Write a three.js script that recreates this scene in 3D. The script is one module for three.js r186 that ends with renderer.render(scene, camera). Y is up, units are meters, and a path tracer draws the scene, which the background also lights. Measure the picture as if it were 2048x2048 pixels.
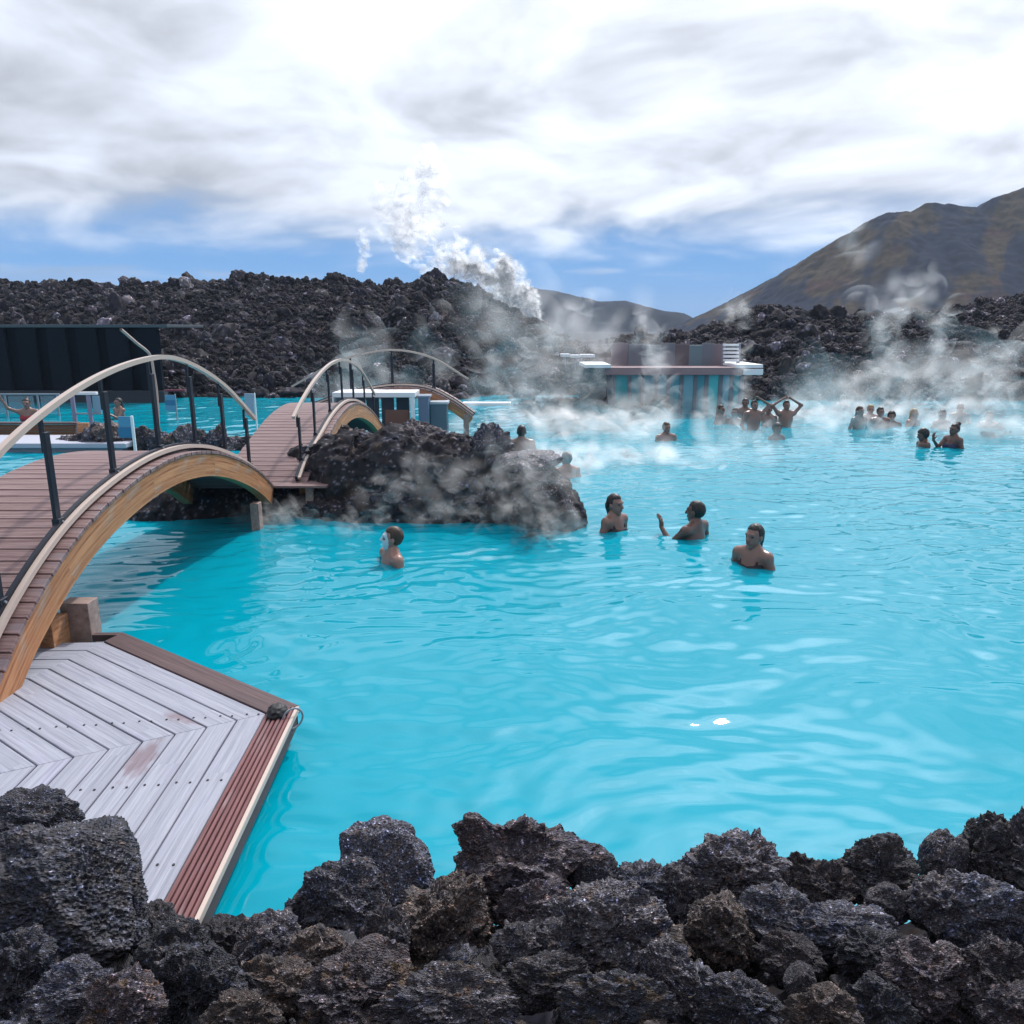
import * as THREE from 'three';
import { ImprovedNoise } from 'three/addons/math/ImprovedNoise.js';
import { mergeGeometries, mergeVertices } from 'three/addons/utils/BufferGeometryUtils.js';
import { RoundedBoxGeometry } from 'three/addons/geometries/RoundedBoxGeometry.js';

// ---------------------------------------------------------------- camera, sky, sun, exposure
const EYE = 2.3, PITCH = THREE.MathUtils.degToRad(13.3), FOCAL = 1544;
const scene = new THREE.Scene();
const camera = new THREE.PerspectiveCamera(2 * THREE.MathUtils.radToDeg(Math.atan(1024 / FOCAL)), 1, 0.05, 3000);
camera.position.set(0, EYE, 0);
camera.rotation.set(-PITCH, 0, 0);
const renderer = new THREE.WebGLRenderer({ antialias: true });
renderer.toneMapping = THREE.LinearToneMapping;
renderer.toneMappingExposure = 1.12;
renderer.shadowMap.enabled = true;
const SUN_AZ = 22 * Math.PI / 180, SUN_EL = 48 * Math.PI / 180;
const SUN = new THREE.Vector3(Math.sin(SUN_AZ) * Math.cos(SUN_EL), Math.sin(SUN_EL), -Math.cos(SUN_AZ) * Math.cos(SUN_EL));
const sun = new THREE.DirectionalLight(new THREE.Color(1, 0.95, 0.88), 2.4);
sun.name = 'sun';
sun.position.copy(SUN).multiplyScalar(60);
sun.target.position.set(0, 0, -10); sun.position.add(sun.target.position);
sun.castShadow = true; sun.shadow.radius = 3; sun.shadow.mapSize.set(4096, 4096);
Object.assign(sun.shadow.camera, { left: -40, right: 40, top: 40, bottom: -40, near: 1, far: 160 });
scene.add(sun, sun.target);

scene.fog = new THREE.FogExp2(new THREE.Color(0.62, 0.78, 1.0), 0.0005);
const perlin = new ImprovedNoise();
const N = (x, y, z) => perlin.noise(x + 37.1, y + 91.7, z + 11.3);
const fbm = (x, y, z, o = 4) => { let s = 0, a = 0.5; for (let i = 0; i < o; i++) { s += a * N(x, y, z); x = x * 2.03 + 5.1; y = y * 2.03 + 1.7; z = z * 2.03 + 9.2; a *= 0.5; } return s; };
const clamp = THREE.MathUtils.clamp, lerp = THREE.MathUtils.lerp, sstep = THREE.MathUtils.smoothstep;
let seed = 12345;
const rnd = () => { seed = (seed + 0x6d2b79f5) | 0; let t = Math.imul(seed ^ (seed >>> 15), 1 | seed); t = (t + Math.imul(t ^ (t >>> 7), 61 | t)) ^ t; return ((t ^ (t >>> 14)) >>> 0) / 4294967296; };
const rr = (a, b) => a + (b - a) * rnd();
const stage = (s) => console.log(s);

{ // thin broken overcast over a strip of clear blue air near the horizon
  const W = 4096, H = 2048, data = new Float32Array(W * H * 4);
  for (let r = 0; r < H; r++) {
    const el = ((r + 0.5) / H - 0.5) * Math.PI, y = Math.sin(el), c = Math.cos(el);
    for (let q = 0; q < W; q++) {
      const az = ((q + 0.5) / W - 0.5) * 2 * Math.PI, x = Math.cos(az) * c, z = Math.sin(az) * c, o = (r * W + q) * 4;
      if (el < -0.02) { data[o] = 0.2; data[o + 1] = 0.22; data[o + 2] = 0.26; data[o + 3] = 1; continue; }
      const deg = el * 57.2958, yy = Math.max(y, 0.0) + 0.2, px = x / yy, pz = z / yy;
      const n1 = fbm(px * 0.9, 3.3, pz * 0.9, 3), n2 = fbm(px * 2.6 + n1 * 1.6, 7.7 + deg * 0.09, pz * 2.6 + n1 * 1.2, 7), st = fbm(px * 0.9, 21.0 + deg * 0.55, pz * 0.35, 4);
      const cosS = x * SUN.x + y * SUN.y + z * SUN.z, ang = Math.acos(clamp(cosS, -1, 1)) * 57.2958;
      // cloud cover: closed above about 7 degrees, ragged below
      const edge = 5.6 + 2.2 * n1 + 3.4 * n2 + 1.6 * st;
      let cover = sstep(deg, edge - 1.6, edge + 3.0);
      cover = Math.max(cover, 0.55 * sstep(st + 0.5 * n2, 0.08, 0.4) * sstep(deg, 1.5, 5));
      const thick = clamp(0.42 + 1.7 * n2 + 0.9 * n1, 0, 1);
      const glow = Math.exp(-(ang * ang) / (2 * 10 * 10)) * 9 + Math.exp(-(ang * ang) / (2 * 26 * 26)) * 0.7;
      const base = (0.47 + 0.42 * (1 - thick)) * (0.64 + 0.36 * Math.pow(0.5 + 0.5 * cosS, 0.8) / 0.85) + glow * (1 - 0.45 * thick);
      const h = sstep(deg, 0, 14);
      const blue = [lerp(0.2, 0.06, h), lerp(0.44, 0.27, h), lerp(0.82, 0.66, h)];
      const tint = [0.93, 0.985, 1.1];
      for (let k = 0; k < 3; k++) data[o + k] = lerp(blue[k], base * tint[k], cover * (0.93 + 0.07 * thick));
      data[o + 3] = 1;
    }
  }
  const sky = new THREE.DataTexture(data, W, H, THREE.RGBAFormat, THREE.FloatType);
  sky.mapping = THREE.EquirectangularReflectionMapping; sky.magFilter = THREE.LinearFilter; sky.needsUpdate = true;
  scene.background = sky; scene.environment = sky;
}
stage('sky');

// ---------------------------------------------------------------- helpers
const F3 = new THREE.Vector3(0, -Math.sin(PITCH), -Math.cos(PITCH)), U3 = new THREE.Vector3(0, Math.cos(PITCH), -Math.sin(PITCH));
function sight(px, py) { const cx = (px - 1024) / FOCAL, cy = -(py - 1024) / FOCAL; return new THREE.Vector3(cx, F3.y + cy * U3.y, F3.z + cy * U3.z); }
const onY = (px, py, y) => { const d = sight(px, py), t = (y - EYE) / d.y; return new THREE.Vector3(d.x * t, y, d.z * t); };
const onZ = (px, py, z) => { const d = sight(px, py), t = z / d.z; return new THREE.Vector3(d.x * t, EYE + d.y * t, z); };
const onX = (px, py, x) => { const d = sight(px, py), t = x / d.x; return new THREE.Vector3(x, EYE + d.y * t, d.z * t); };
const used = new Map();
function numbered(n) { const k = used.get(n) ?? 0; used.set(n, k + 1); return k ? n + '_' + String(k).padStart(3, '0') : n; }
function tag(o, label, category, group, kind) {
  if (label) o.userData.label = label; if (category) o.userData.category = category; if (group) o.userData.group = group; if (kind) o.userData.kind = kind; return o;
}
function mk(name, geo, mat, parent = scene) {
  const m = new THREE.Mesh(geo, mat); m.name = parent === scene ? numbered(name) : name; m.castShadow = m.receiveShadow = true; parent.add(m); return m;
}
function thing(name, label, category, pos = [0, 0, 0], turn = 0, group) {
  const g = new THREE.Group(); g.name = numbered(name); g.position.set(...pos); g.rotation.y = turn; scene.add(g); return tag(g, label, category, group);
}
const struct = (name, geo, mat) => tag(mk(name, geo, mat), null, null, null, 'structure');
const col = (r, g, b) => new THREE.Color().setRGB(r, g, b);
const std = (c, roughness = 0.8, extra = {}) => new THREE.MeshStandardMaterial({ color: col(...c), roughness, ...extra });
const bx = (w, h, d, x = 0, y = 0, z = 0) => new THREE.BoxGeometry(w, h, d).translate(x, y, z);
const rb = (w, h, d, r = 0.004, x = 0, y = 0, z = 0) => new RoundedBoxGeometry(w, h, d, 1, r).translate(x, y, z);
function merge(list) { return mergeGeometries(list.map((g) => { const h = g.index ? g.toNonIndexed() : g; for (const k of Object.keys(h.attributes)) if (!['position', 'normal', 'uv'].includes(k)) h.deleteAttribute(k); return h; })); }
function texture(w, h, f, srgb = true) {
  const d = new Uint8Array(w * h * 4);
  for (let y = 0; y < h; y++) for (let x = 0; x < w; x++) { const c = f(x / w, y / h), o = (y * w + x) * 4; for (let k = 0; k < 3; k++) d[o + k] = clamp(Math.round(c[k] * 255), 0, 255); d[o + 3] = 255; }
  const t = new THREE.DataTexture(d, w, h); t.magFilter = THREE.LinearFilter; t.wrapS = t.wrapT = THREE.RepeatWrapping; if (srgb) t.colorSpace = THREE.SRGBColorSpace; t.needsUpdate = true; return t;
}
const s = (v) => v <= 0.0031308 ? 12.92 * v : 1.055 * Math.pow(v, 1 / 2.4) - 0.055;
// wood: grain runs along u; u, v in metres after repeat
function woodMap(c1, c2, seedOff, o = {}) {
  return texture(512, 256, (u, v) => {
    const ring = fbm(u * (o.along ?? 3), v * 26 + seedOff, seedOff, 4), fine = fbm(u * 14, v * 90, seedOff + 4, 3), blot = fbm(u * 3.5 + seedOff, v * 3.5, 8 + seedOff, 4);
    let k = clamp(0.5 + ring * 1.1 + fine * 0.55, 0, 1);
    let c = [0, 1, 2].map((i) => lerp(c1[i], c2[i], k));
    const b = sstep(blot, 0.12, 0.4) * (o.blot ?? 0);
    if (o.blotColor) c = c.map((x, i) => lerp(x, o.blotColor[i] * (0.8 + 0.5 * k), b));
    if (o.spots) for (const [su, sv, r] of o.spots) { const dd = Math.hypot((u - su) * 2.2, v - sv) / r + fbm(u * 18, v * 9, 5, 3) * 0.9; const w = (1 - sstep(dd, 0.35, 1.05)) * 0.8; c = c.map((x, i) => lerp(x, [0.19, 0.13, 0.15][i] * (0.7 + 0.6 * k), w)); }
    return c.map(s);
  });
}
const bumpWood = texture(512, 256, (u, v) => { const k = 0.5 + 0.6 * fbm(u * 4, v * 40, 2, 4) + 0.3 * fbm(u * 20, v * 120, 6, 2); return [k, k, k]; }, false);
function tube(points, r, segs = 64, sides = 8) { return new THREE.TubeGeometry(new THREE.CatmullRomCurve3(points), segs, r, sides, false); }
function sweep(points, w, h, lift = 0, segs = 64, axis = new THREE.Vector3(1, 0, 0)) { // rectangular bar swept along a curve in a vertical plane whose normal is axis
  const cv = new THREE.CatmullRomCurve3(points), pos = [], idx = [], uv = [], len = cv.getLength();
  for (let i = 0; i <= segs; i++) {
    const p = cv.getPoint(i / segs), t = cv.getTangent(i / segs), n = new THREE.Vector3().crossVectors(axis, t).normalize(); if (n.y < 0) n.negate();
    const c = [[-w / 2, 0], [w / 2, 0], [w / 2, h], [-w / 2, h]];
    for (let k = 0; k < 4; k++) for (const kk of [k, (k + 1) % 4]) { const [a, b] = c[kk]; pos.push(p.x + axis.x * a + n.x * (b + lift), p.y + axis.y * a + n.y * (b + lift), p.z + axis.z * a + n.z * (b + lift)); uv.push(i / segs * len * 0.8, kk === k ? 0.02 : 0.02 + (k % 2 ? h : w) * 2); }
  }
  for (let i = 0; i < segs; i++) for (let k = 0; k < 4; k++) { const a = i * 8 + k * 2, b = a + 1, c = a + 8, d = c + 1; idx.push(a, b, c, b, d, c); }
  for (const i of [0, segs]) { const a = i * 8; idx.push(a, a + 2, a + 4, a, a + 4, a + 6); }
  const g = new THREE.BufferGeometry(); g.setAttribute('position', new THREE.Float32BufferAttribute(pos, 3)); g.setAttribute('uv', new THREE.Float32BufferAttribute(uv, 2)); g.setIndex(idx); g.computeVertexNormals(); return g;
}
function surfaceNets(f, lo, hi, cell) {
  const nx = Math.ceil((hi[0] - lo[0]) / cell) + 1, ny = Math.ceil((hi[1] - lo[1]) / cell) + 1, nz = Math.ceil((hi[2] - lo[2]) / cell) + 1;
  const v = new Float32Array(nx * ny * nz), at = (i, j, k) => (k * ny + j) * nx + i;
  for (let k = 0; k < nz; k++) for (let j = 0; j < ny; j++) for (let i = 0; i < nx; i++) v[at(i, j, k)] = f(lo[0] + i * cell, lo[1] + j * cell, lo[2] + k * cell);
  const id = new Int32Array(nx * ny * nz).fill(-1), pos = [], idx = [];
  const C = [[0, 0, 0], [1, 0, 0], [0, 1, 0], [1, 1, 0], [0, 0, 1], [1, 0, 1], [0, 1, 1], [1, 1, 1]], E = [[0, 1], [2, 3], [4, 5], [6, 7], [0, 2], [1, 3], [4, 6], [5, 7], [0, 4], [1, 5], [2, 6], [3, 7]];
  for (let k = 0; k < nz - 1; k++) for (let j = 0; j < ny - 1; j++) for (let i = 0; i < nx - 1; i++) {
    const w = C.map((c) => v[at(i + c[0], j + c[1], k + c[2])]); let n = 0, x = 0, y = 0, z = 0;
    for (const [a, b] of E) if ((w[a] < 0) !== (w[b] < 0)) { const t = w[a] / (w[a] - w[b]); x += C[a][0] + t * (C[b][0] - C[a][0]); y += C[a][1] + t * (C[b][1] - C[a][1]); z += C[a][2] + t * (C[b][2] - C[a][2]); n++; }
    if (n) { id[at(i, j, k)] = pos.length / 3; pos.push(lo[0] + (i + x / n) * cell, lo[1] + (j + y / n) * cell, lo[2] + (k + z / n) * cell); }
  }
  const quad = (a, b, c, d, flip) => { if (a < 0 || b < 0 || c < 0 || d < 0) return; flip ? idx.push(a, c, b, a, d, c) : idx.push(a, b, c, a, c, d); };
  for (let k = 1; k < nz - 1; k++) for (let j = 1; j < ny - 1; j++) for (let i = 1; i < nx - 1; i++) {
    const o = v[at(i, j, k)] < 0;
    if (o !== v[at(i + 1, j, k)] < 0) quad(id[at(i, j - 1, k - 1)], id[at(i, j, k - 1)], id[at(i, j, k)], id[at(i, j - 1, k)], !o);
    if (o !== v[at(i, j + 1, k)] < 0) quad(id[at(i - 1, j, k - 1)], id[at(i - 1, j, k)], id[at(i, j, k)], id[at(i, j, k - 1)], !o);
    if (o !== v[at(i, j, k + 1)] < 0) quad(id[at(i - 1, j - 1, k)], id[at(i, j - 1, k)], id[at(i, j, k)], id[at(i - 1, j, k)], !o);
  }
  const g = new THREE.BufferGeometry(); g.setAttribute('position', new THREE.Float32BufferAttribute(pos, 3)); g.setIndex(idx); g.computeVertexNormals(); return g;
}
function paint(g, f) { const p = g.attributes.position, c = new Float32Array(p.count * 3); for (let i = 0; i < p.count; i++) { const k = f(p.getX(i), p.getY(i), p.getZ(i), i); c.set(k, i * 3); } g.setAttribute('color', new THREE.BufferAttribute(c, 3)); return g; }
const table = (t) => (x) => { if (x <= t[0][0]) return t[0][1]; for (let i = 1; i < t.length; i++) if (x <= t[i][0]) return lerp(t[i - 1][1], t[i][1], (x - t[i - 1][0]) / (t[i][0] - t[i - 1][0])); return t[t.length - 1][1]; };
function grid(xs, zs, h, color) {
  const nx = xs.length, nz = zs.length, pos = new Float32Array(nx * nz * 3), idx = [];
  for (let j = 0; j < nz; j++) for (let i = 0; i < nx; i++) { const q = h(xs[i], zs[j]); pos.set(Array.isArray(q) ? q : [xs[i], q, zs[j]], (j * nx + i) * 3); }
  for (let j = 0; j < nz - 1; j++) for (let i = 0; i < nx - 1; i++) { const a = j * nx + i, b = a + 1, c = a + nx, d = c + 1; idx.push(a, b, c, b, d, c); }
  const g = new THREE.BufferGeometry(); g.setAttribute('position', new THREE.BufferAttribute(pos, 3)); g.setIndex(idx); g.computeVertexNormals();
  return color ? paint(g, color) : g;
}
const span = (a, b, n) => Array.from({ length: n + 1 }, (_, i) => a + (b - a) * i / n);

// ---------------------------------------------------------------- materials
const speckle = texture(512, 512, (u, v) => {
  const a = N(u * 64, v * 64, 3), b = N(u * 128, v * 128, 9), c = N(u * 26, v * 26, 5), d = N(u * 170, v * 170, 1);
  const sp = sstep(b + 0.6 * d + 0.35 * c, 0.38, 0.95), k = clamp(0.13 + 0.09 * a + 0.06 * c, 0.03, 1) + 0.75 * sp, r = sstep(a - c, 0.3, 0.8);
  return [s(clamp(k * (1 + 0.3 * r), 0, 1)), s(clamp(k, 0, 1)), s(clamp(k * (1 - 0.25 * r), 0, 1))];
});
const pitted = texture(512, 512, (u, v) => { const k = 0.5 + 0.5 * N(u * 64, v * 64, 3) + 0.35 * N(u * 128, v * 128, 9) + 0.25 * N(u * 26, v * 26, 5); return [k, k, k]; }, false);
const rockMat = new THREE.MeshStandardMaterial({ vertexColors: true, map: speckle, bumpMap: pitted, bumpScale: 0.008, roughness: 0.72, metalness: 0 });
const rubbleMat = new THREE.MeshPhysicalMaterial({ vertexColors: true, roughness: 0.95, specularIntensity: 0.4 });
const terrainMat = new THREE.MeshPhysicalMaterial({ vertexColors: true, roughness: 1, specularIntensity: 0.15, side: THREE.DoubleSide });
const lava = (x, y, z, f = 1, warm = 0) => { // dark basalt with pale crusts and rusty grains
  const a = fbm(x * 3.1 * f, y * 3.1 * f, z * 3.1 * f, 4), b = N(x * 24 * f, y * 24 * f, z * 24 * f), c = N(x * 9 * f + 50, y * 9 * f, z * 9 * f), e = N(x * 55 * f, y * 55 * f + 9, z * 55 * f);
  let k = 0.024 + 0.022 * a + 0.012 * b;
  const speck = sstep(e + 0.5 * b, 0.34, 0.8); k = Math.max(0.008, k) + 0.2 * speck;
  const rust = sstep(c + a * 0.7, 0.2, 0.7) * (0.55 + warm), cool = sstep(-a, 0.0, 0.35);
  return [k * (1.06 + 0.75 * rust - 0.12 * cool), k * (0.98 + 0.15 * rust), k * (1.14 - 0.42 * rust + 0.34 * cool)];
};
const M = {
  deck: [0, 1, 2].map((i) => std([1, 1, 1], 0.55, { map: woodMap([0.125, 0.06, 0.058], [0.30, 0.20, 0.19], 3 + i * 7, { blot: 0.7, blotColor: [0.2, 0.16, 0.17] }), bumpMap: bumpWood, bumpScale: 0.002 })),
  glulam: std([1, 1, 1], 0.6, { map: woodMap([0.27, 0.095, 0.034], [0.54, 0.26, 0.12], 31, { along: 2, blot: 0.55, blotColor: [0.36, 0.29, 0.23] }), bumpMap: bumpWood, bumpScale: 0.002 }),
  greyWood: std([1, 1, 1], 0.7, { map: woodMap([0.22, 0.14, 0.12], [0.42, 0.30, 0.26], 77), bumpMap: bumpWood, bumpScale: 0.002 }),
  darkWood: std([1, 1, 1], 0.6, { map: woodMap([0.05, 0.028, 0.03], [0.12, 0.07, 0.07], 55), bumpMap: bumpWood, bumpScale: 0.002 }),
  redSlat: std([1, 1, 1], 0.55, { map: woodMap([0.10, 0.028, 0.03], [0.24, 0.10, 0.10], 15, { blot: 0.5, blotColor: [0.3, 0.22, 0.23] }) }),
  plank: [0, 1, 2, 3].map((i) => std([1, 1, 1], 0.6, { map: woodMap([0.22, 0.225, 0.275], [0.37, 0.375, 0.435], 101 + i * 13, { blot: 0.55, blotColor: [0.27, 0.27, 0.36] }), bumpMap: bumpWood, bumpScale: 0.0015 })),
  plankStained: std([1, 1, 1], 0.6, { map: woodMap([0.22, 0.225, 0.275], [0.37, 0.375, 0.435], 207, { blot: 0.4, blotColor: [0.27, 0.27, 0.36], spots: [[0.5, 0.45, 0.26]] }), bumpMap: bumpWood, bumpScale: 0.0015 }),
  navy: std([0.010, 0.014, 0.026], 0.45, { metalness: 0.2 }),
  rail: std([0.52, 0.41, 0.35], 0.32),
  paleRail: std([0.55, 0.44, 0.38], 0.5),
  white: std([0.78, 0.78, 0.8], 0.5),
  grey: std([0.25, 0.27, 0.31], 0.7),
  nail: std([0.03, 0.03, 0.04], 0.5),
  black: std([0.012, 0.013, 0.016], 0.6),
};
stage('materials');

// ---------------------------------------------------------------- water, floor, terrain
{
  const xs = [...span(-28, -14, 90).slice(0, -1), ...span(-14, -5, 100).slice(0, -1), ...span(-5, 5, 350).slice(0, -1), ...span(5, 14, 120).slice(0, -1), ...span(14, 28, 90)];
  const zs = [...span(-28, -16, 100).slice(0, -1), ...span(-16, -9, 140).slice(0, -1), ...span(-9, -2.0, 260)];
  const h = (x, z) => {
    const d = -z, w = N(x * 0.25, 4, z * 0.25), calm = sstep(d, 2.5, 8.5), gust = clamp(0.62 + 0.8 * w, 0.15, 1.2);
    const wx = x + 0.5 * N(x * 0.7, 1, z * 0.7), wz = z + 0.35 * N(x * 0.6 + 9, 2, z * 0.9);
    const big = N(wx * 0.75, 0.3, wz * 1.5 + wx * 0.25), mid = N(wx * 2.2 + 3, 5.2, wz * 4.2 + wx * 1.1), fine = N(wx * 5 + 8, 9.1, wz * 8.5);
    return 0.022 * big + (0.012 + 0.010 * calm * gust) * mid + (0.0085 + 0.0085 * calm * gust) * fine;
  };
  const water = new THREE.MeshPhysicalMaterial({ color: col(0.0003, 0.275, 0.37), roughness: 0.03, ior: 1.33, specularIntensity: 0.85 });
  struct('water', grid(xs, zs, h), water);
  struct('lagoon_floor', new THREE.BoxGeometry(140, 0.5, 70).translate(0, -1.25, -20), std([0.3, 0.45, 0.45], 0.9));
}
const ridgeTop = table([[-400, 556], [-100, 562], [0, 566], [60, 573], [150, 573], [240, 578], [330, 572], [420, 570], [480, 560], [505, 556], [540, 561], [600, 565], [655, 567], [660, 554], [690, 555], [700, 567], [760, 572], [830, 570], [845, 556], [862, 545], [885, 547], [893, 562], [915, 562], [940, 572], [1000, 606], [1060, 645], [1110, 678], [1180, 700], [1260, 720]].map(([px, py]) => { const p = onZ(px, py, -46); return [p.x, p.y]; }));
const bankTop = table([[1180, 690], [1300, 680], [1400, 672], [1470, 652], [1500, 628], [1600, 632], [1700, 640], [1800, 640], [1900, 632], [1960, 618], [2048, 600], [2300, 590]].map(([px, py]) => { const p = onZ(px, py, -36); return [p.x, p.y]; }));
const billow = (x, y, z) => Math.abs(N(x, y, z));
const rough = (x, z) => 0.9 * (billow(x * 0.55, 2, z * 0.55) - 0.25) + 0.5 * (billow(x * 1.3, 7, z * 1.3) - 0.25) + 0.26 * (billow(x * 3.1, 4, z * 3.1) - 0.25);
const ledges = (x, z) => 0.7 * fbm(x * 0.16, 3, z * 0.2, 3) + 0.35 * (billow(x * 0.3, 8, z * 0.35) - 0.2);
const ridgeH = (x, z) => { const t = clamp((-z - 25.6) / 20.4, 0, 1), back = clamp((-z - 46) / 30, 0, 1); return lerp(-0.6, ridgeTop(x), Math.pow(sstep(t, 0, 1) * 0.35 + t * 0.65, 0.8)) * (1 - 0.6 * back) + rough(x, z) * (0.2 + 0.4 * Math.min(1, t * 3)) + ledges(x, z) * 1.3 * Math.min(1, t * 4) * (1 - 0.7 * sstep(t, 0.8, 1)); };
const bankH = (x, z) => { const t = clamp((-z - 25.4) / 10.6, 0, 1), back = clamp((-z - 36) / 20, 0, 1); return lerp(-0.6, bankTop(x), Math.pow(t, 0.6)) * (1 - 0.45 * back) + rough(x + 60, z) * (0.2 + 0.5 * Math.min(1, t * 3)); };
const landColor = (x, y, z) => { const a = lava(x * 0.22, y * 0.22, z * 0.22, 1, 0); const g = fbm(x * 0.35, 3, z * 0.35, 3); return a.map((v, i) => v * (1 + 0.6 * g) * [1.02, 1, 1.02][i]); };
struct('lava_ridge_terrain', grid(span(-46, 9.5, 320), span(-76, -25.2, 210), ridgeH, landColor), terrainMat);
struct('lava_bank_terrain', grid(span(3.5, 44, 250), span(-58, -25.0, 170), bankH, landColor), terrainMat);
struct('ground', grid([-900, -300, -120, -60, -30, 0, 30, 60, 120, 300, 900], [-1500, -900, -500, -300, -180, -110, -70, -50], (x, z) => 1.1 + 0.6 * N(x * 0.02, 1, z * 0.02), () => [0.05, 0.053, 0.06]), terrainMat);
{ // far low hill, then the mountain
  const top = table([[700, 640], [900, 600], [990, 580], [1055, 574], [1110, 580], [1150, 592], [1200, 602], [1250, 600], [1290, 612], [1340, 622], [1370, 628], [1390, 640], [1420, 662], [1500, 680]].map(([px, py]) => { const p = onZ(px, py, -420); return [p.x, p.y]; }));
  const rip = (x, z) => { const t = clamp((-z - 370) / 50, 0, 1), back = clamp((-z - 420) / 80, 0, 1); return lerp(0.5, top(x), sstep(t, 0, 1)) * (1 - back) + 2.2 * fbm(x * 0.05, 2, z * 0.03, 4) * t; };
  struct('far_hill', grid(span(-130, 160, 150), span(-500, -366, 70), rip, (x, y, z) => { const a = fbm(x * 0.04, y * 0.1, z * 0.04, 4), b = fbm(x * 0.3, y * 0.3, z * 0.3, 3); const k = 0.02 + 0.024 * a + 0.014 * b; return [k * 0.9, k, k * 1.4]; }), terrainMat);
  const mt = table([[1300, 720], [1380, 668], [1420, 650], [1480, 612], [1560, 556], [1640, 500], [1668, 484], [1700, 466], [1740, 440], [1775, 424], [1825, 420], [1850, 406], [1960, 412], [1985, 396], [2048, 374], [2180, 350], [2400, 330], [2700, 420]].map(([px, py]) => { const p = onZ(px, py, -260); return [p.x, p.y]; }));
  const mh = (x, z) => {
    const t = clamp((-z - 178) / 82, 0, 1), back = clamp((-z - 260) / 160, 0, 1), crest = mt(x * lerp(1.1, 1, t));
    const gully = fbm((x + z * 0.55) * 0.06, 3, (x - z) * 0.012, 5) - 0.3 * billow((x + z * 0.55) * 0.13, 5, z * 0.02);
    const spur = 5 * Math.exp(-Math.pow((x - 160 + (z + 220) * 0.5) / 12, 2)) * sstep(t, 0.1, 0.45) * (1 - sstep(t, 0.6, 0.95));
    return lerp(0.5, crest, Math.pow(t, 1.15)) * (1 - 0.8 * back) + gully * 5 * t * (1 - sstep(t, 0.86, 1)) + spur + 1.6 * fbm(x * 0.18, 5, z * 0.18, 5) * t;
  };
  struct('mountain', grid(span(30, 330, 420), span(-330, -176, 210), mh, (x, y, z) => {
    const st = fbm((x + z * 0.55) * 0.11, y * 0.01, (x - z) * 0.012, 6), p = fbm(x * 0.035 + 4, y * 0.09, z * 0.03, 4), g = fbm(x * 0.5, y * 0.5, z * 0.5, 3);
    const grass = sstep(st + p * 0.8, -0.02, 0.2), red = sstep(fbm(x * 0.05 + 90, y * 0.1, z * 0.04, 3), 0.05, 0.3);
    const scree = [0.014, 0.017, 0.034], olive = [0.066, 0.046, 0.022], rust = [0.07, 0.03, 0.022];
    return scree.map((v, i) => lerp(v, lerp(olive[i], rust[i], red), grass * 0.9) * (0.8 + 1.3 * g));
  }), terrainMat);
}
stage('terrain');

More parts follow.
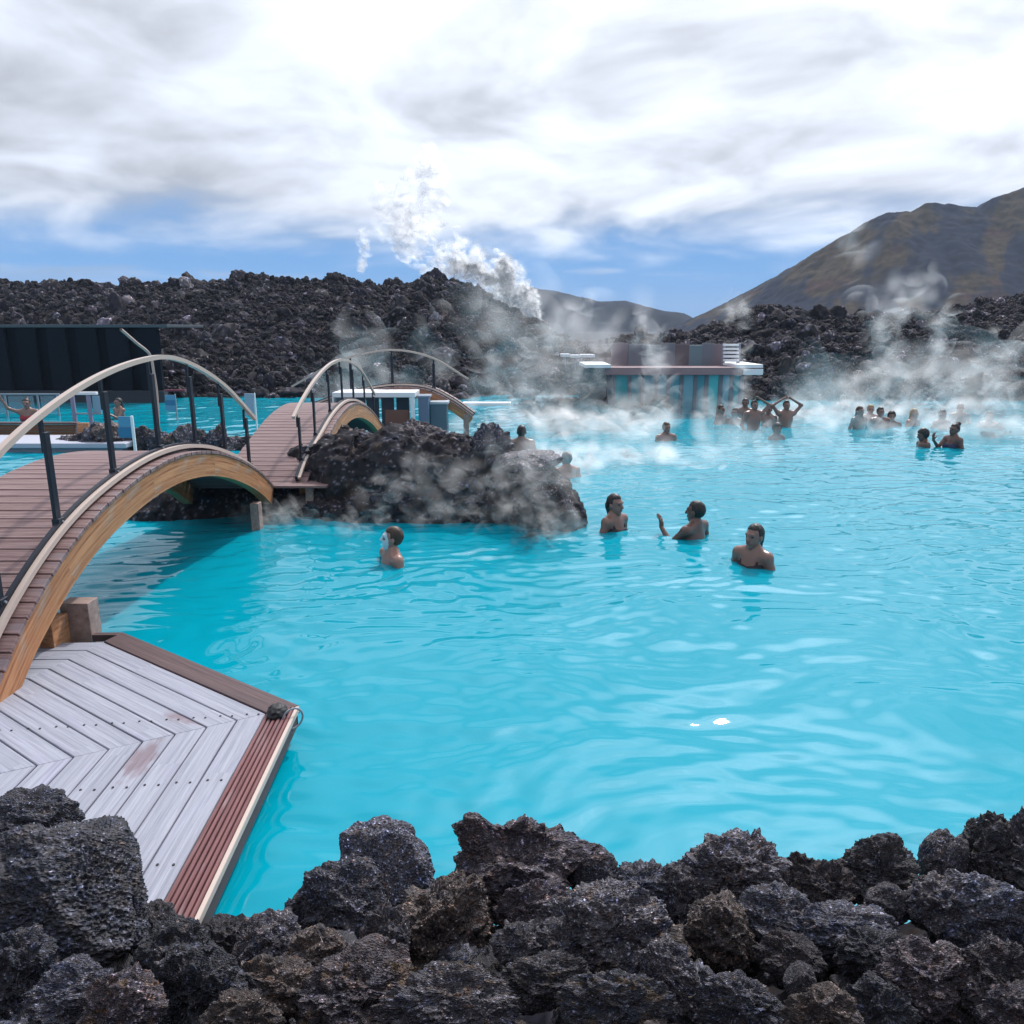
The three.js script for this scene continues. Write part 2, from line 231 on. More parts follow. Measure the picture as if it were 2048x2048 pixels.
// ---------------------------------------------------------------- rocks
const icos = new Map();
function ico(detail) { if (!icos.has(detail)) { const g = mergeVertices(new THREE.IcosahedronGeometry(1, detail).deleteAttribute('uv').deleteAttribute('normal'), 1e-5); icos.set(detail, g); } return icos.get(detail).clone(); }
function rockGeo(sd, detail, o = {}) {
  const g = ico(detail), p = g.attributes.position, v = new THREE.Vector3(), { knob = 1.15, cuts = 8, warm = 0, grain = 1 } = o, keep = seed;
  seed = sd * 7919 + 13;
  const planes = Array.from({ length: cuts }, () => { const n = new THREE.Vector3(rr(-1, 1), rr(-1, 1), rr(-1, 1)).normalize(); return [n, rr(0.62, 0.92)]; });
  for (const c of o.flat ?? []) planes.push([new THREE.Vector3(...c[0]).normalize(), c[1]]);
  const spikes = o.spikes ?? [];
  seed = keep;
  const q = sd * 3.7, ridge = (x, y, z) => 1 - 2 * Math.abs(N(x, y, z));
  for (let i = 0; i < p.count; i++) {
    v.fromBufferAttribute(p, i); const d = v.clone();
    let r = 1 + 0.4 * fbm(d.x * 1.4 + sd, d.y * 1.4, d.z * 1.4, 3);
    for (const [n, k] of planes) { const c = d.dot(n); if (c > 0.05) { const w = k / c; if (w < r) r = lerp(w, r, 0.06); } }
    for (const [dir, amp, w] of spikes) { const c = d.x * dir[0] + d.y * dir[1] + d.z * dir[2]; r += amp * Math.exp((c - 1) / w); }
    let x = d.x * r, y = d.y * r, z = d.z * r; // broken blocks: stepped shifts, then spiny ridges on top
    const wx = 0.2 * knob * N(x * 2.3 + q, y * 2.3, z * 2.3), wy = 0.2 * knob * N(x * 2.3, y * 2.3 + q, z * 2.3 + 5), wz = 0.2 * knob * N(x * 2.3 + 9, y * 2.3, z * 2.3 + q);
    x += wx; y += wy; z += wz;
    const e = knob * (0.115 * (ridge(x * 2.4 + q, y * 2.4, z * 2.4) - 0.35) + 0.085 * (ridge(x * 5.3 + q, y * 5.3, z * 5.3) - 0.35) + 0.05 * (ridge(x * 11, y * 11 + q, z * 11) - 0.35)) + grain * (0.034 * (ridge(x * 22, y * 22, z * 22 + q) - 0.35) + 0.017 * N(x * 47, y * 47, z * 47) + (detail > 30 ? 0.011 * N(x * 90, y * 90, z * 90) : 0));
    p.setXYZ(i, x + d.x * e, y + d.y * e, z + d.z * e);
  }
  { const uv = new Float32Array(p.count * 2); for (let i = 0; i < p.count; i++) { v.fromBufferAttribute(p, i); uv[i * 2] = v.x * 0.42 + sd * 0.37; uv[i * 2 + 1] = (v.y - v.z) * 0.3 + sd * 0.61; } g.setAttribute('uv', new THREE.BufferAttribute(uv, 2)); }
  g.computeVertexNormals();
  const tint = 0.6 + ((sd * 37) % 11) / 11 * 1.1, hue = [[1, 1, 1.05], [1.2, 1, 0.82], [0.9, 0.98, 1.15], [1.1, 0.96, 1.0]][sd % 4];
  return paint(g, (x, y, z) => { const c = lava(x * 0.9 + sd, y * 0.9, z * 0.9, 0.9, warm).map((k, i) => k * tint * (o.plain ? 1 : 11 * hue[i])); if (!o.lichen) return c; const l = sstep(fbm(x * 2.2 + sd, y * 2.2, z * 2.2, 4), 0.1, 0.3) * o.lichen; return [lerp(c[0], 0.85 * tint, l), lerp(c[1], 0.5 * tint, l), lerp(c[2], 0.14 * tint, l)]; });
}
const depthOf = (p) => -(p.y - EYE) * Math.sin(PITCH) - p.z * Math.cos(PITCH);
const bankDist = (py) => lerp(2.55, 1.15, (py - 1700) / 348);
const bankY = (x, z) => { const d = -z; return (d < 2.55 ? 0.06 + 0.57 * (2.55 - d) : 0.06 - (d - 2.55) * 2.2) + 0.05 * fbm(x * 3, 1, z * 3, 3); };
struct('shore_ground', grid(span(-3.4, 3.4, 330), span(-3.0, 1.6, 220), (x, z) => bankY(x, Math.max(-3, z)) + 0.09 * (billow(x * 6, 3, z * 6) - 0.2) + 0.05 * (billow(x * 15, 3, z * 15) - 0.2) + 0.03 * N(x * 34, 1, z * 34), (x, y, z) => lava(x * 1.5, y * 1.5, z * 1.5, 1, 0.2).map((v) => v * 0.6)), new THREE.MeshPhysicalMaterial({ vertexColors: true, roughness: 1, specularIntensity: 0.15 }));
function rock(px, py, rx, ry, label, o = {}) {
  const d = o.d ?? bankDist(py), q = onZ(px, py, -d), k = depthOf(q) / FOCAL;
  const sc = new THREE.Vector3(rx * k, ry * k, (o.deep ?? Math.min(rx, ry) * 0.9) * k);
  const m = mk(o.name ?? 'lava_rock', rockGeo(o.sd ?? Math.round(px * 3 + py), o.detail ?? (Math.max(rx, ry) > 80 ? 44 : Math.max(rx, ry) > 50 ? 34 : 26), o), rockMat);
  m.position.copy(q); m.scale.copy(sc); if (o.turn) m.rotation.z = o.turn;
  return tag(m, label, 'rock', o.group);
}
const G0 = 'lava rocks along the near shore';
rock(66, 1648, 84, 66, 'dark square-topped lava rock above the big rounded boulder beside the deck', { d: 2.2, cuts: 3, flat: [[[0, 1, 0.1], 0.74], [[1, 0.2, 0.2], 0.8]], group: G0, knob: 0.7 });
rock(120, 1810, 195, 150, 'largest rounded grey boulder, beside the white deck', { d: 1.95, deep: 150, cuts: 3, knob: 0.3, detail: 60, grain: 1.3, group: G0, flat: [[[0.8, 0.75, 0.3], 0.78]] });
rock(180, 1700, 40, 36, 'small brown knob of rock on top of the largest boulder', { d: 2.02, group: G0, knob: 0.6 });
rock(28, 1930, 66, 76, 'dark pointed rock below the largest boulder at the picture edge', { d: 1.45, group: G0 });
rock(312, 1848, 44, 40, 'small flat grey slab between the largest boulder and the deck corner', { d: 2.1, group: G0, cuts: 5, knob: 0.5, turn: -0.6 });
rock(352, 1868, 40, 34, 'little dark rock touching the end of the red slatted edge', { d: 2.12, group: G0 });
rock(345, 1935, 72, 80, 'ridged brownish rock leaning down from the largest boulder', { d: 1.72, group: G0, warm: 0.3, turn: -0.5 });
rock(150, 2000, 105, 66, 'low grey rock with a crusty top under the largest boulder', { d: 1.33, group: G0 });
rock(245, 2020, 74, 70, 'rock with a rusty orange cap at the bottom left', { d: 1.26, group: G0, warm: 0.8, lichen: 0.5 });
rock(400, 1990, 86, 88, 'dark upright rock with a steep flat face near the bottom left', { d: 1.42, group: G0, cuts: 5 });
rock(450, 1890, 46, 52, 'brown crumbly rock beside the water just past the deck end', { d: 2.06, group: G0, warm: 0.4 });
rock(532, 1888, 62, 64, 'blackish smooth-faced rock between the deck end and the dome rock', { d: 1.98, group: G0, cuts: 5, knob: 0.7 });
rock(640, 1905, 64, 50, 'pale crusted rock in front of the dome rock', { d: 1.85, group: G0 });
rock(762, 1748, 92, 108, 'tall dome-shaped dark rock standing out against the water', { d: 2.45, cuts: 2, knob: 0.22, detail: 52, group: G0, flat: [[[0, 1, 0.15], 0.95], [[-1, 0.1, 0], 0.95]] });
rock(692, 1822, 84, 102, 'dark shoulder rock leaning against the dome rock', { d: 2.3, cuts: 4, knob: 0.7, detail: 46, group: G0, turn: 0.35 });
rock(612, 1842, 46, 62, 'narrow wedge rock at the water side of the dome rock', { d: 2.36, cuts: 5, group: G0, turn: -0.4 });
rock(770, 1878, 44, 62, 'small upright brown rock between two bigger dark rocks', { d: 1.9, group: G0, warm: 0.5 });
rock(885, 1862, 92, 112, 'knobbly bulky rock between the dome rock and the spire rock', { d: 2.02, detail: 50, group: G0, knob: 1.2 });
{ // the spire rock is one rock with two spires and a beak
  rock(1040, 1735, 122, 92, 'jagged rock with two upright spires above the water', { d: 2.42, detail: 64, cuts: 3, knob: 0.95, group: G0, spikes: [[[-0.56, 0.82, 0.1], 0.95, 0.028], [[0.04, 0.99, 0.1], 0.85, 0.016], [[0.9, 0.42, 0.1], 0.4, 0.03], [[-0.8, 0.58, 0.1], 0.3, 0.03], [[0.3, 0.95, 0.1], 0.35, 0.01], [[-0.25, 0.96, 0.1], 0.25, 0.008]], flat: [[[0, 1, 0.05], 0.6]] });
}
rock(1190, 1752, 50, 62, 'smooth light grey flank rock beside the two-spired rock', { d: 2.4, cuts: 4, knob: 0.35, group: G0, turn: 0.5 });
rock(1075, 1826, 76, 64, 'rounded crusty rock below the two-spired rock', { d: 2.02, group: G0 });
rock(1038, 1890, 48, 38, 'small round rock in the hollow below the two-spired rock', { d: 1.78, group: G0 });
rock(1110, 1886, 44, 40, 'small pale rock in the hollow, next to the dark wedge', { d: 1.8, group: G0 });
rock(1200, 1880, 130, 100, 'broad dark wedge-shaped rock in the middle of the shore', { d: 1.85, detail: 54, cuts: 5, group: G0, turn: 0.35, flat: [[[-0.6, 0.7, 0.5], 0.7]] });
rock(1290, 1780, 62, 52, 'twin-humped dark rock at the water edge, first after the gap', { d: 2.3, group: G0, knob: 1.3 });
rock(1362, 1790, 50, 58, 'upright black rock at the water edge beside the twin-humped one', { d: 2.28, group: G0, knob: 1.2 });
rock(1470, 1758, 104, 84, 'rugged peaked rock at the water edge right of the middle', { d: 2.32, detail: 50, group: G0, knob: 1.35, spikes: [[[0.25, 0.95, 0.1], 0.16, 0.05]] });
rock(1586, 1765, 48, 56, 'narrow rusty rock on the flank of the rugged peaked rock', { d: 2.28, group: G0, warm: 0.4, knob: 1.2 });
rock(1650, 1785, 58, 52, 'low jagged rock between the two highest water-edge peaks', { d: 2.24, group: G0, warm: 0.3, knob: 1.3 });
rock(1758, 1758, 80, 70, 'sharp peaked dark rock below the white glint on the water', { d: 2.3, detail: 46, group: G0, knob: 1.3, spikes: [[[-0.1, 0.98, 0.1], 0.25, 0.06]] });
rock(1846, 1778, 22, 24, 'tiny ochre stone wedged at the water edge', { d: 2.2, group: G0, warm: 1, lichen: 1, knob: 0.5 });
rock(1892, 1732, 46, 66, 'smooth dark rounded rock standing at the water edge', { d: 2.36, group: G0, cuts: 4, knob: 0.5 });
rock(1978, 1722, 74, 74, 'spiky dark rock at the water edge, next to the last one', { d: 2.36, detail: 46, group: G0, knob: 1.4, spikes: [[[-0.05, 0.99, 0.05], 0.25, 0.05]] });
rock(2052, 1700, 52, 78, 'tall jagged rock cut by the picture edge beside the water', { d: 2.4, group: G0, knob: 1.3 });
rock(1445, 1862, 66, 66, 'pointed blue-grey rock under the rugged peaked rock', { d: 1.95, group: G0, spikes: [[[-0.3, 0.93, 0.2], 0.3, 0.1]] });
rock(1560, 1842, 78, 66, 'slanted grey wedge rock under the narrow rusty rock', { d: 2.0, group: G0, cuts: 6, knob: 0.8, turn: -0.4 });
rock(1580, 1915, 70, 48, 'long low rock lying crosswise right of the middle', { d: 1.75, group: G0, turn: -0.35, knob: 0.8 });
rock(1690, 1868, 88, 58, 'broad humped rock below the low jagged rock', { d: 1.92, group: G0 });
rock(1776, 1812, 42, 44, 'small ball-shaped rock with a hollow below the sharp peak', { d: 2.08, group: G0, knob: 0.6 });
rock(1880, 1820, 62, 56, 'lumpy purple-grey rock below the smooth rounded rock', { d: 2.04, group: G0 });
rock(1968, 1842, 88, 88, 'pyramid-shaped rock near the right picture edge', { d: 2.0, detail: 44, group: G0, cuts: 6, knob: 0.8, spikes: [[[-0.15, 0.95, 0.2], 0.25, 0.12]] });
rock(1602, 1966, 32, 40, 'smooth blue-grey cobble among the rough rocks', { d: 1.5, group: G0, cuts: 2, knob: 0.2 });
rock(1745, 1915, 66, 58, 'grey jagged rock in the middle of the right-hand pile', { d: 1.72, group: G0 });
rock(1870, 1965, 96, 76, 'large rough rock with a pale broken face at the lower right', { d: 1.55, detail: 46, group: G0 });
rock(1345, 1965, 66, 90, 'long dark striated rock slanting down at the bottom middle', { d: 1.52, detail: 44, group: G0, turn: 0.45, knob: 0.6 });
rock(1235, 2005, 100, 54, 'low brown rock crusted with orange at the bottom middle', { d: 1.3, group: G0, warm: 0.8, lichen: 0.45 });
rock(1085, 1965, 92, 50, 'shaggy dark rock shelf below the hollow', { d: 1.5, group: G0, warm: 0.3 });
rock(910, 2010, 116, 66, 'wide brown-grey rock at the bottom below the knobbly one', { d: 1.3, detail: 46, group: G0, warm: 0.3 });
rock(725, 1992, 118, 92, 'large pointed grey rock with orange lichen spots at the bottom', { d: 1.5, detail: 50, group: G0, cuts: 6, lichen: 0.55 });
rock(560, 1985, 76, 54, 'flattish grey-green rock left of the lichen-spotted rock', { d: 1.52, group: G0 });
rock(490, 2035, 70, 46, 'small pale-topped rock at the bottom beside the steep-faced one', { d: 1.22, group: G0 });
rock(1480, 2010, 82, 58, 'reddish crumbly rock at the bottom right of the striated rock', { d: 1.32, group: G0, warm: 0.5 });
rock(1645, 2030, 66, 50, 'grey rock with a white chip at the bottom below the cobble', { d: 1.2, group: G0 });
rock(1765, 2015, 60, 52, 'dark grooved rock at the bottom of the right-hand pile', { d: 1.3, group: G0 });
rock(1985, 1968, 76, 84, 'brown-black rock in the bottom right corner', { d: 1.5, group: G0 });
rock(2040, 2035, 64, 58, 'last rock at the very corner, half out of the picture', { d: 1.2, group: G0 });
{ // smaller rocks that fill the gaps between the big ones
  const geos = Array.from({ length: 7 }, (_, i) => rockGeo(900 + i * 17, 12, { knob: 1.15, warm: i === 3 ? 0.6 : i === 5 ? 0.3 : 0 }));
  seed = 4242;
  const big = scene.children.filter((m) => m.userData.group === G0), short = (l) => l.split(/,| (?:standing|at|with|between|beside|in|below|under|lying|leaning|above|on|near|cut|wedged|among|slanting|left|next|touching|of|right|half|jutting)\b/)[0];
  for (let n = 0; n < 150; n++) {
    const d = lerp(1.05, 2.42, Math.pow((n + 0.5) / 150, 0.8)), x = rr(-1, 1) * (0.74 * (d + 0.55)), r = rr(0.045, 0.085) * (d > 2.1 ? 0.8 : 1);
    if (x < -0.95 && d > 2.1) continue;
    const m = mk('small_lava_rock', geos[n % 7], rockMat);
    m.position.set(x, bankY(x, -d) + r * 0.35, -d); m.rotation.set(rr(0, 6.3), rr(0, 6.3), rr(0, 6.3)); m.scale.set(r * rr(0.8, 1.35), r * rr(0.8, 1.2), r * rr(0.8, 1.3));
    let near = big[0]; for (const q of big) if (q.position.distanceTo(m.position) < near.position.distanceTo(m.position)) near = q;
    const ox = m.position.x - near.position.x, oz = m.position.z - near.position.z, where = Math.abs(ox) > Math.abs(oz) ? (ox < 0 ? 'to the left of' : 'to the right of') : oz < 0 ? 'close behind' : 'in front of';
    tag(m, 'small clinkery lava rock ' + where + ' the ' + short(near.userData.label), 'rock', 'small rocks between the shore boulders');
  }
}
stage('near rocks');

// islet of dark lava in the middle of the lagoon, with single boulders on it
{
  const E = (px, py, z, rx, ry, rz) => { const c = onZ(px, py, -z); return [c.x, c.y, c.z, rx, ry, rz]; };
  const lumps = [E(620, 985, 10.3, 0.55, 0.42, 0.55), E(700, 960, 10.1, 0.6, 0.55, 0.6), E(800, 960, 9.9, 0.65, 0.62, 0.6), E(900, 970, 9.8, 0.6, 0.6, 0.6), E(1000, 985, 9.6, 0.55, 0.55, 0.55), E(1080, 1010, 9.4, 0.45, 0.45, 0.5), E(560, 1010, 10.3, 0.45, 0.3, 0.5), E(840, 1030, 9.5, 1.3, 0.35, 0.4), E(520, 1000, 10.4, 0.5, 0.42, 0.4), E(650, 1030, 9.9, 0.9, 0.3, 0.4), E(1120, 1045, 9.1, 0.3, 0.28, 0.35), E(440, 1015, 9.7, 0.42, 0.36, 0.3), E(370, 1028, 9.6, 0.45, 0.34, 0.3), E(300, 1042, 9.5, 0.35, 0.26, 0.25), E(700, 920, 10.3, 0.5, 0.4, 0.5), E(800, 915, 10.1, 0.5, 0.42, 0.5), E(900, 930, 9.9, 0.45, 0.4, 0.5), E(620, 945, 10.4, 0.4, 0.36, 0.45)];
  const sd = (x, y, z) => {
    let d = 1e9;
    for (const [cx, cy, cz, a, b, c] of lumps) { const X = (x - cx) / a, Y = (y - cy) / b, Z = (z - cz) / c, k0 = Math.sqrt(X * X + Y * Y + Z * Z), k1 = Math.sqrt(X * X / a / a + Y * Y / b / b + Z * Z / c / c) + 1e-6, q = k0 * (k0 - 1) / k1, h = clamp(0.5 + 0.5 * (d - q) / 0.1, 0, 1); d = lerp(d, q, h) - 0.1 * h * (1 - h); }
    if (d > 0.35 || d < -0.35) return d;
    return d + 0.16 * (billow(x * 1.9, y * 1.9, z * 1.9) - 0.2) + 0.13 * (billow(x * 4.2, y * 4.2, z * 4.2) - 0.2) + 0.07 * (billow(x * 9, y * 9, z * 9) - 0.2) + 0.03 * N(x * 22, y * 22, z * 22);
  };
  const g = paint(surfaceNets(sd, [-5.8, -0.5, -11.6], [1.2, 1.15, -8.6], 0.028), (x, y, z) => lava(x * 0.7, y * 0.7, z * 0.7));
  tag(mk('lava_islet', g, rubbleMat), 'dark rugged lava islet in the lagoon at the end of the bridges', 'islet');
  const big = (px, py, rx, ry, z, label, o = {}) => rock(px, py, rx, ry, label, { d: z, detail: 22, group: 'boulders on the lava islet', ...o });
  big(842, 885, 56, 52, 10.0, 'highest rounded boulder on the lava islet', { knob: 0.7, flat: [[[0.5, 0.8, 0], 0.8]] });
  big(905, 915, 62, 44, 9.9, 'sloping boulder beside the highest one on the islet', { turn: -0.5 });
  big(982, 892, 36, 42, 9.7, 'pointed boulder standing alone on the islet skyline', { cuts: 6, spikes: [[[-0.1, 0.99, 0], 0.2, 0.1]] });
  big(1062, 922, 62, 26, 9.4, 'flat-topped slab overhanging the end of the islet', { flat: [[[0, 1, 0], 0.6]], knob: 0.5, deep: 60 });
  big(1108, 985, 36, 36, 9.2, 'blunt nose-shaped boulder at the outer end of the islet', {});
  big(1128, 1035, 30, 40, 9.0, 'lowest boulder touching the water at the outer end of the islet', {});
  big(735, 905, 60, 36, 10.2, 'low boulder below the second bridge arch', {});
  big(690, 895, 22, 32, 10.3, 'thin upright rock in front of the second bridge beam', { spikes: [[[0, 1, 0], 0.5, 0.06]] });
  big(640, 930, 52, 40, 10.3, 'dark boulder beside the foot of the second bridge', {});
  big(560, 985, 46, 36, 10.4, 'boulder under the landing between the two bridges', {});
  big(800, 1010, 70, 50, 9.5, 'broad boulder at the water line in the middle of the islet', {});
  big(950, 1000, 80, 58, 9.4, 'bulging boulder below the pointed one on the islet', {});
  big(660, 1015, 70, 44, 9.7, 'boulder at the water line behind the bather with the white face', {});
}
// rocks between the pools behind the first bridge, and rubble on the far banks
{
  seed = 99;
  const geos = Array.from({ length: 4 }, (_, i) => rockGeo(500 + i * 31, 16, { knob: 1.1 }));
  const spots = [[135, 905, 24, 18], [165, 898, 28, 22], [195, 885, 34, 30], [225, 878, 34, 32], [252, 884, 26, 26], [285, 880, 22, 24], [318, 884, 24, 22], [345, 886, 24, 20], [376, 880, 26, 26], [402, 884, 20, 22], [428, 884, 26, 20], [440, 872, 12, 22], [470, 890, 26, 16], [500, 888, 26, 16], [530, 885, 24, 14], [455, 928, 22, 14], [480, 938, 26, 14], [205, 905, 40, 18]];
  const poolRock = ['lowest black rock at the end of the row by the stone jetty', 'second low black rock of the row by the stone jetty', 'rising black rock before the pale end board of the timber wall', 'high black rock just left of the nearest blue notice board', 'black rock behind the nearest blue notice board', 'black rock right of the nearest blue notice board', 'black rock of the pool row behind the third rail post', 'low black rock between the third and fourth rail posts', 'black rock of the pool row left of the fourth rail post', 'black rock of the pool row behind the fourth rail post', 'broad black rock between the fourth and fifth rail posts', 'thin pointed black rock sticking up between the fourth and fifth rail posts', 'low black rock behind the fifth rail post', 'low black rock between the fifth and sixth rail posts', 'last low black rock of the row beside the second bridge deck', 'black rock in the water below the fifth rail post', 'black rock in the water below the sixth rail post', 'wide flat black rock at the foot of the row near the jetty'];
  spots.forEach(([px, py, rx, ry], i) => {
    const z = i >= 15 && i < 17 ? 12.5 : 15.2, q = onZ(px, py + 4, -z), k = depthOf(q) / FOCAL, m = mk('pool_edge_rock', geos[i % 4], rockMat);
    m.position.copy(q); m.position.y = Math.max(q.y, 0.02); m.scale.set(rx * k * 1.05, ry * k * 1.2, rx * k); m.rotation.y = rr(0, 6.3);
    tag(m, poolRock[i], 'rock', 'rocks between the pools behind the first bridge');
  });
  const small = [0, 1, 2].map((i) => rockGeo(700 + i, 5, { knob: 1.2, cuts: 5, plain: true }));
  const rubble = (name, label, h, x0, x1, z0, z1, n, r0, r1, sdn) => {
    seed = sdn; const im = new THREE.InstancedMesh(small[sdn % 3], rubbleMat, n), m4 = new THREE.Matrix4(), q = new THREE.Quaternion(), c = new THREE.Color();
    for (let i = 0; i < n; i++) {
      const x = rr(x0, x1), z = rr(z0, z1), r = lerp(r0, r1, Math.pow(rnd(), 2.5));
      q.setFromEuler(new THREE.Euler(rr(0, 6), rr(0, 6), rr(0, 6))); m4.compose(new THREE.Vector3(x, h(x, z) + r * 0.25, z), q, new THREE.Vector3(r * rr(0.6, 1.7), r * rr(0.5, 1.1), r)); im.setMatrixAt(i, m4);
      const b = rnd() < 0.05 ? rr(2, 6) : rr(0.6, 1.3); im.setColorAt(i, c.setRGB(b, b * rr(0.94, 1.02), b * rr(0.9, 1.05)));
    }
    im.name = numbered(name); im.castShadow = im.receiveShadow = true; scene.add(im); tag(im, label, 'rubble', null, 'stuff');
  };
  rubble('lava_rubble', 'loose dark lava rubble covering the long ridge behind the left pools', ridgeH, -42, 7, -47.5, -25.8, 45000, 0.03, 0.16, 11);
  rubble('lava_block_rubble', 'bigger broken lava blocks strewn over the long ridge', ridgeH, -42, 7, -46.5, -26.5, 900, 0.14, 0.42, 13);
  rubble('lava_block_rubble', 'bigger broken lava blocks strewn over the bank behind the bathers', bankH, 4.5, 34, -37, -26, 500, 0.14, 0.42, 14);
  rubble('lava_rubble', 'loose lava rubble with pale stones on the bank behind the bathers', bankH, 4.5, 34, -38, -25.6, 22000, 0.04, 0.22, 12);
}
stage('rocks');

// ---------------------------------------------------------------- arched footbridges
// local axes: the walkway runs along -z, the railed side is x = 0, the deck reaches to x = -width
function footbridge(label, pos, turn, o) {
  const t = thing('arched_footbridge', label, 'footbridge', pos, turn, 'arched wooden footbridges of the lagoon');
  const V = (x, [y, z]) => new THREE.Vector3(x, y, z), deck = new THREE.CatmullRomCurve3(o.deck.map((q) => V(0, q))), L = deck.getLength(), w = o.width, pitch = 0.118;
  const plank = rb(w + 0.16, 0.03, pitch - 0.009, 0.004).translate(-w / 2 + 0.07, -0.015, 0);
  { const p = plank.attributes.position, uv = plank.attributes.uv; for (let i = 0; i < p.count; i++) uv.setXY(i, p.getX(i) * 0.7, p.getZ(i) * 2.2 + 0.2); }
  const n = Math.floor(L / pitch);
  for (let i = 0; i < n; i++) {
    const p = deck.getPointAt((i + 0.5) / n), tg = deck.getTangentAt((i + 0.5) / n), m = mk('deck_plank', plank, M.deck[(i * 7 + (i >> 2)) % 3], t);
    m.position.copy(p); m.rotation.x = Math.atan2(tg.y, -tg.z); m.position.x += 0.008 * N(i * 1.7, 3, 1); m.position.y += 0.002 * N(i * 2.3, 8, 1);
  }
  const shifted = (dx, dy) => o.deck.map(([y, z]) => new THREE.Vector3(dx, y + dy, z));
  for (const x of [0.085, -w + 0.05]) mk('arch_beam', sweep(shifted(x, -0.032), 0.11, -o.beam, 0, 72), M.glulam, t);
  mk('kerb_bar', sweep(shifted(0.02, 0.006), 0.03, 0.075, 0, 72), M.navy, t);
  mk('kerb_rail', sweep(shifted(0.055, 0.03), 0.036, 0.034, 0, 72), M.paleRail, t);
  const rail = o.rail.map((q) => V(0, q));
  mk('handrail', sweep(rail, o.railWidth ?? 0.042, 0.038, -0.018, 80), M.rail, t);
  const rc = new THREE.CatmullRomCurve3(rail), railY = (z) => { let best = 0, bd = 9; for (let i = 0; i <= 200; i++) { const p = rc.getPoint(i / 200), d = Math.abs(p.z - z); if (d < bd) { bd = d; best = p.y; } } return best; };
  for (const [y, z] of o.posts) {
    const top = railY(z) - 0.012, h = top - y;
    const post = mk('post', merge([rb(0.026, h * 0.86, 0.06, 0.004, 0, h * 0.43, 0), rb(0.02, h * 0.3, 0.034, 0.003, -0.022, h * 0.84, 0.0), rb(0.05, 0.10, 0.075, 0.004, 0.006, 0.05, 0)]), M.navy, t);
    post.position.set(0, y, z); mk('bolt', merge([0.03, 0.075].map((q) => new THREE.CylinderGeometry(0.009, 0.009, 0.012, 8).rotateZ(Math.PI / 2).translate(0.036, q, 0))), M.grey, post);
  }
  for (const [x, y0, y1, z, sx, sz, mat] of o.feet ?? []) mk('support_post', rb(sx, y1 - y0, sz, 0.006, x, (y0 + y1) / 2, z), mat ?? M.greyWood, t);
  return t;
}
const b1 = footbridge('nearest arched wooden footbridge with orange side beam and curved handrail', [-3.1, 0, 0], 0, {
  width: 0.95, beam: 0.215,
  deck: [[0.22, -3.95], [0.60, -4.42], [0.95, -5.11], [1.15, -5.92], [1.215, -6.73], [1.14, -7.52], [0.94, -8.28], [0.66, -8.98], [0.42, -9.4]],
  rail: [[1.3, -4.1], [1.58, -4.63], [1.79, -5.2], [1.96, -5.89], [2.05, -6.6], [2.055, -7.1], [1.94, -7.71], [1.69, -8.45], [1.25, -9.32]],
  posts: [[0.62, -4.42], [0.95, -5.11], [1.15, -5.92], [1.215, -6.73], [1.14, -7.52], [0.94, -8.28], [0.66, -9.0]],
  feet: [[0.085, -1.0, 0.32, -8.86, 0.1, 0.13], [0.04, -1.0, 0.44, -5.16, 0.2, 0.14], [-0.8, -1.0, 0.44, -5.16, 0.22, 0.16], [-0.05, -0.2, 0.38, -4.98, 0.10, 0.2, M.glulam]],
});
{ // short bent bar of the opposite railing
  mk('rail_end_bar', tube([onX(320, 908, -4.05).sub(b1.position), onX(317, 850, -4.05).sub(b1.position), onX(313, 780, -4.05).sub(b1.position), onX(307, 742, -4.05).sub(b1.position), onX(301, 712, -4.05).sub(b1.position), onX(272, 685, -4.05).sub(b1.position), onX(242, 659, -4.05).sub(b1.position)], 0.016, 40, 6), M.rail, b1);
}
footbridge('second arched footbridge seen end-on beyond the landing, leading over the islet', [-2.75, 0, 0], 0, {
  width: 0.92, beam: 0.22,
  deck: [[0.42, -9.62], [0.58, -9.96], [0.80, -10.75], [1.03, -11.7], [1.12, -12.6], [1.05, -13.5], [0.82, -14.5], [0.45, -15.5], [0.3, -15.9]],
  rail: [[1.22, -9.72], [1.42, -10.25], [1.63, -10.98], [1.79, -11.9], [1.815, -12.85], [1.62, -14.1], [1.32, -14.95], [1.03, -15.6]],
  posts: [[0.58, -9.96], [0.80, -10.75], [1.03, -11.7], [1.12, -12.6], [1.05, -13.5], [0.82, -14.5], [0.47, -15.45]],
  feet: [[0.085, -1, 0.32, -15.3, 0.1, 0.13], [-0.8, -1, 0.32, -15.3, 0.1, 0.13], [0.05, -1, 0.36, -10.1, 0.1, 0.13], [-0.8, -1, 0.36, -10.1, 0.1, 0.13]],
});
footbridge('farthest arched footbridge seen from the side, with a long thin handrail', [0, 0, -17], -Math.PI / 2, {
  width: 0.95, beam: 0.16, railWidth: 0.05,
  deck: [[0.35, 5.1], [0.72, 4.2], [1.0, 3.2], [1.09, 2.4], [1.02, 1.8], [0.74, 1.25], [0.45, 0.85]],
  rail: [[1.09, 4.8], [1.64, 3.72], [1.87, 2.63], [1.72, 1.77], [1.25, 0.95]],
  posts: [[0.92, 3.5], [1.08, 2.6], [1.0, 1.7]],
  feet: [[0.085, -1, 0.4, 4.9, 0.12, 0.12], [0.085, -1, 0.5, 1.0, 0.12, 0.12]],
});
{ // landing between the first two bridges
  const t = thing('bridge_landing', 'small timber landing joining the first and second footbridge', 'landing', [-3.15, 0, -9.55]);
  for (let i = 0; i < 3; i++) mk('deck_plank', rb(1.9, 0.03, 0.11, 0.004, -0.1, 0.40, -0.12 + i * 0.118), M.deck[i], t);
  for (const x of [-0.9, 0.6]) mk('support_post', rb(0.1, 1.38, 0.1, 0.004, x, -0.31, 0), M.greyWood, t);
}
stage('bridges');

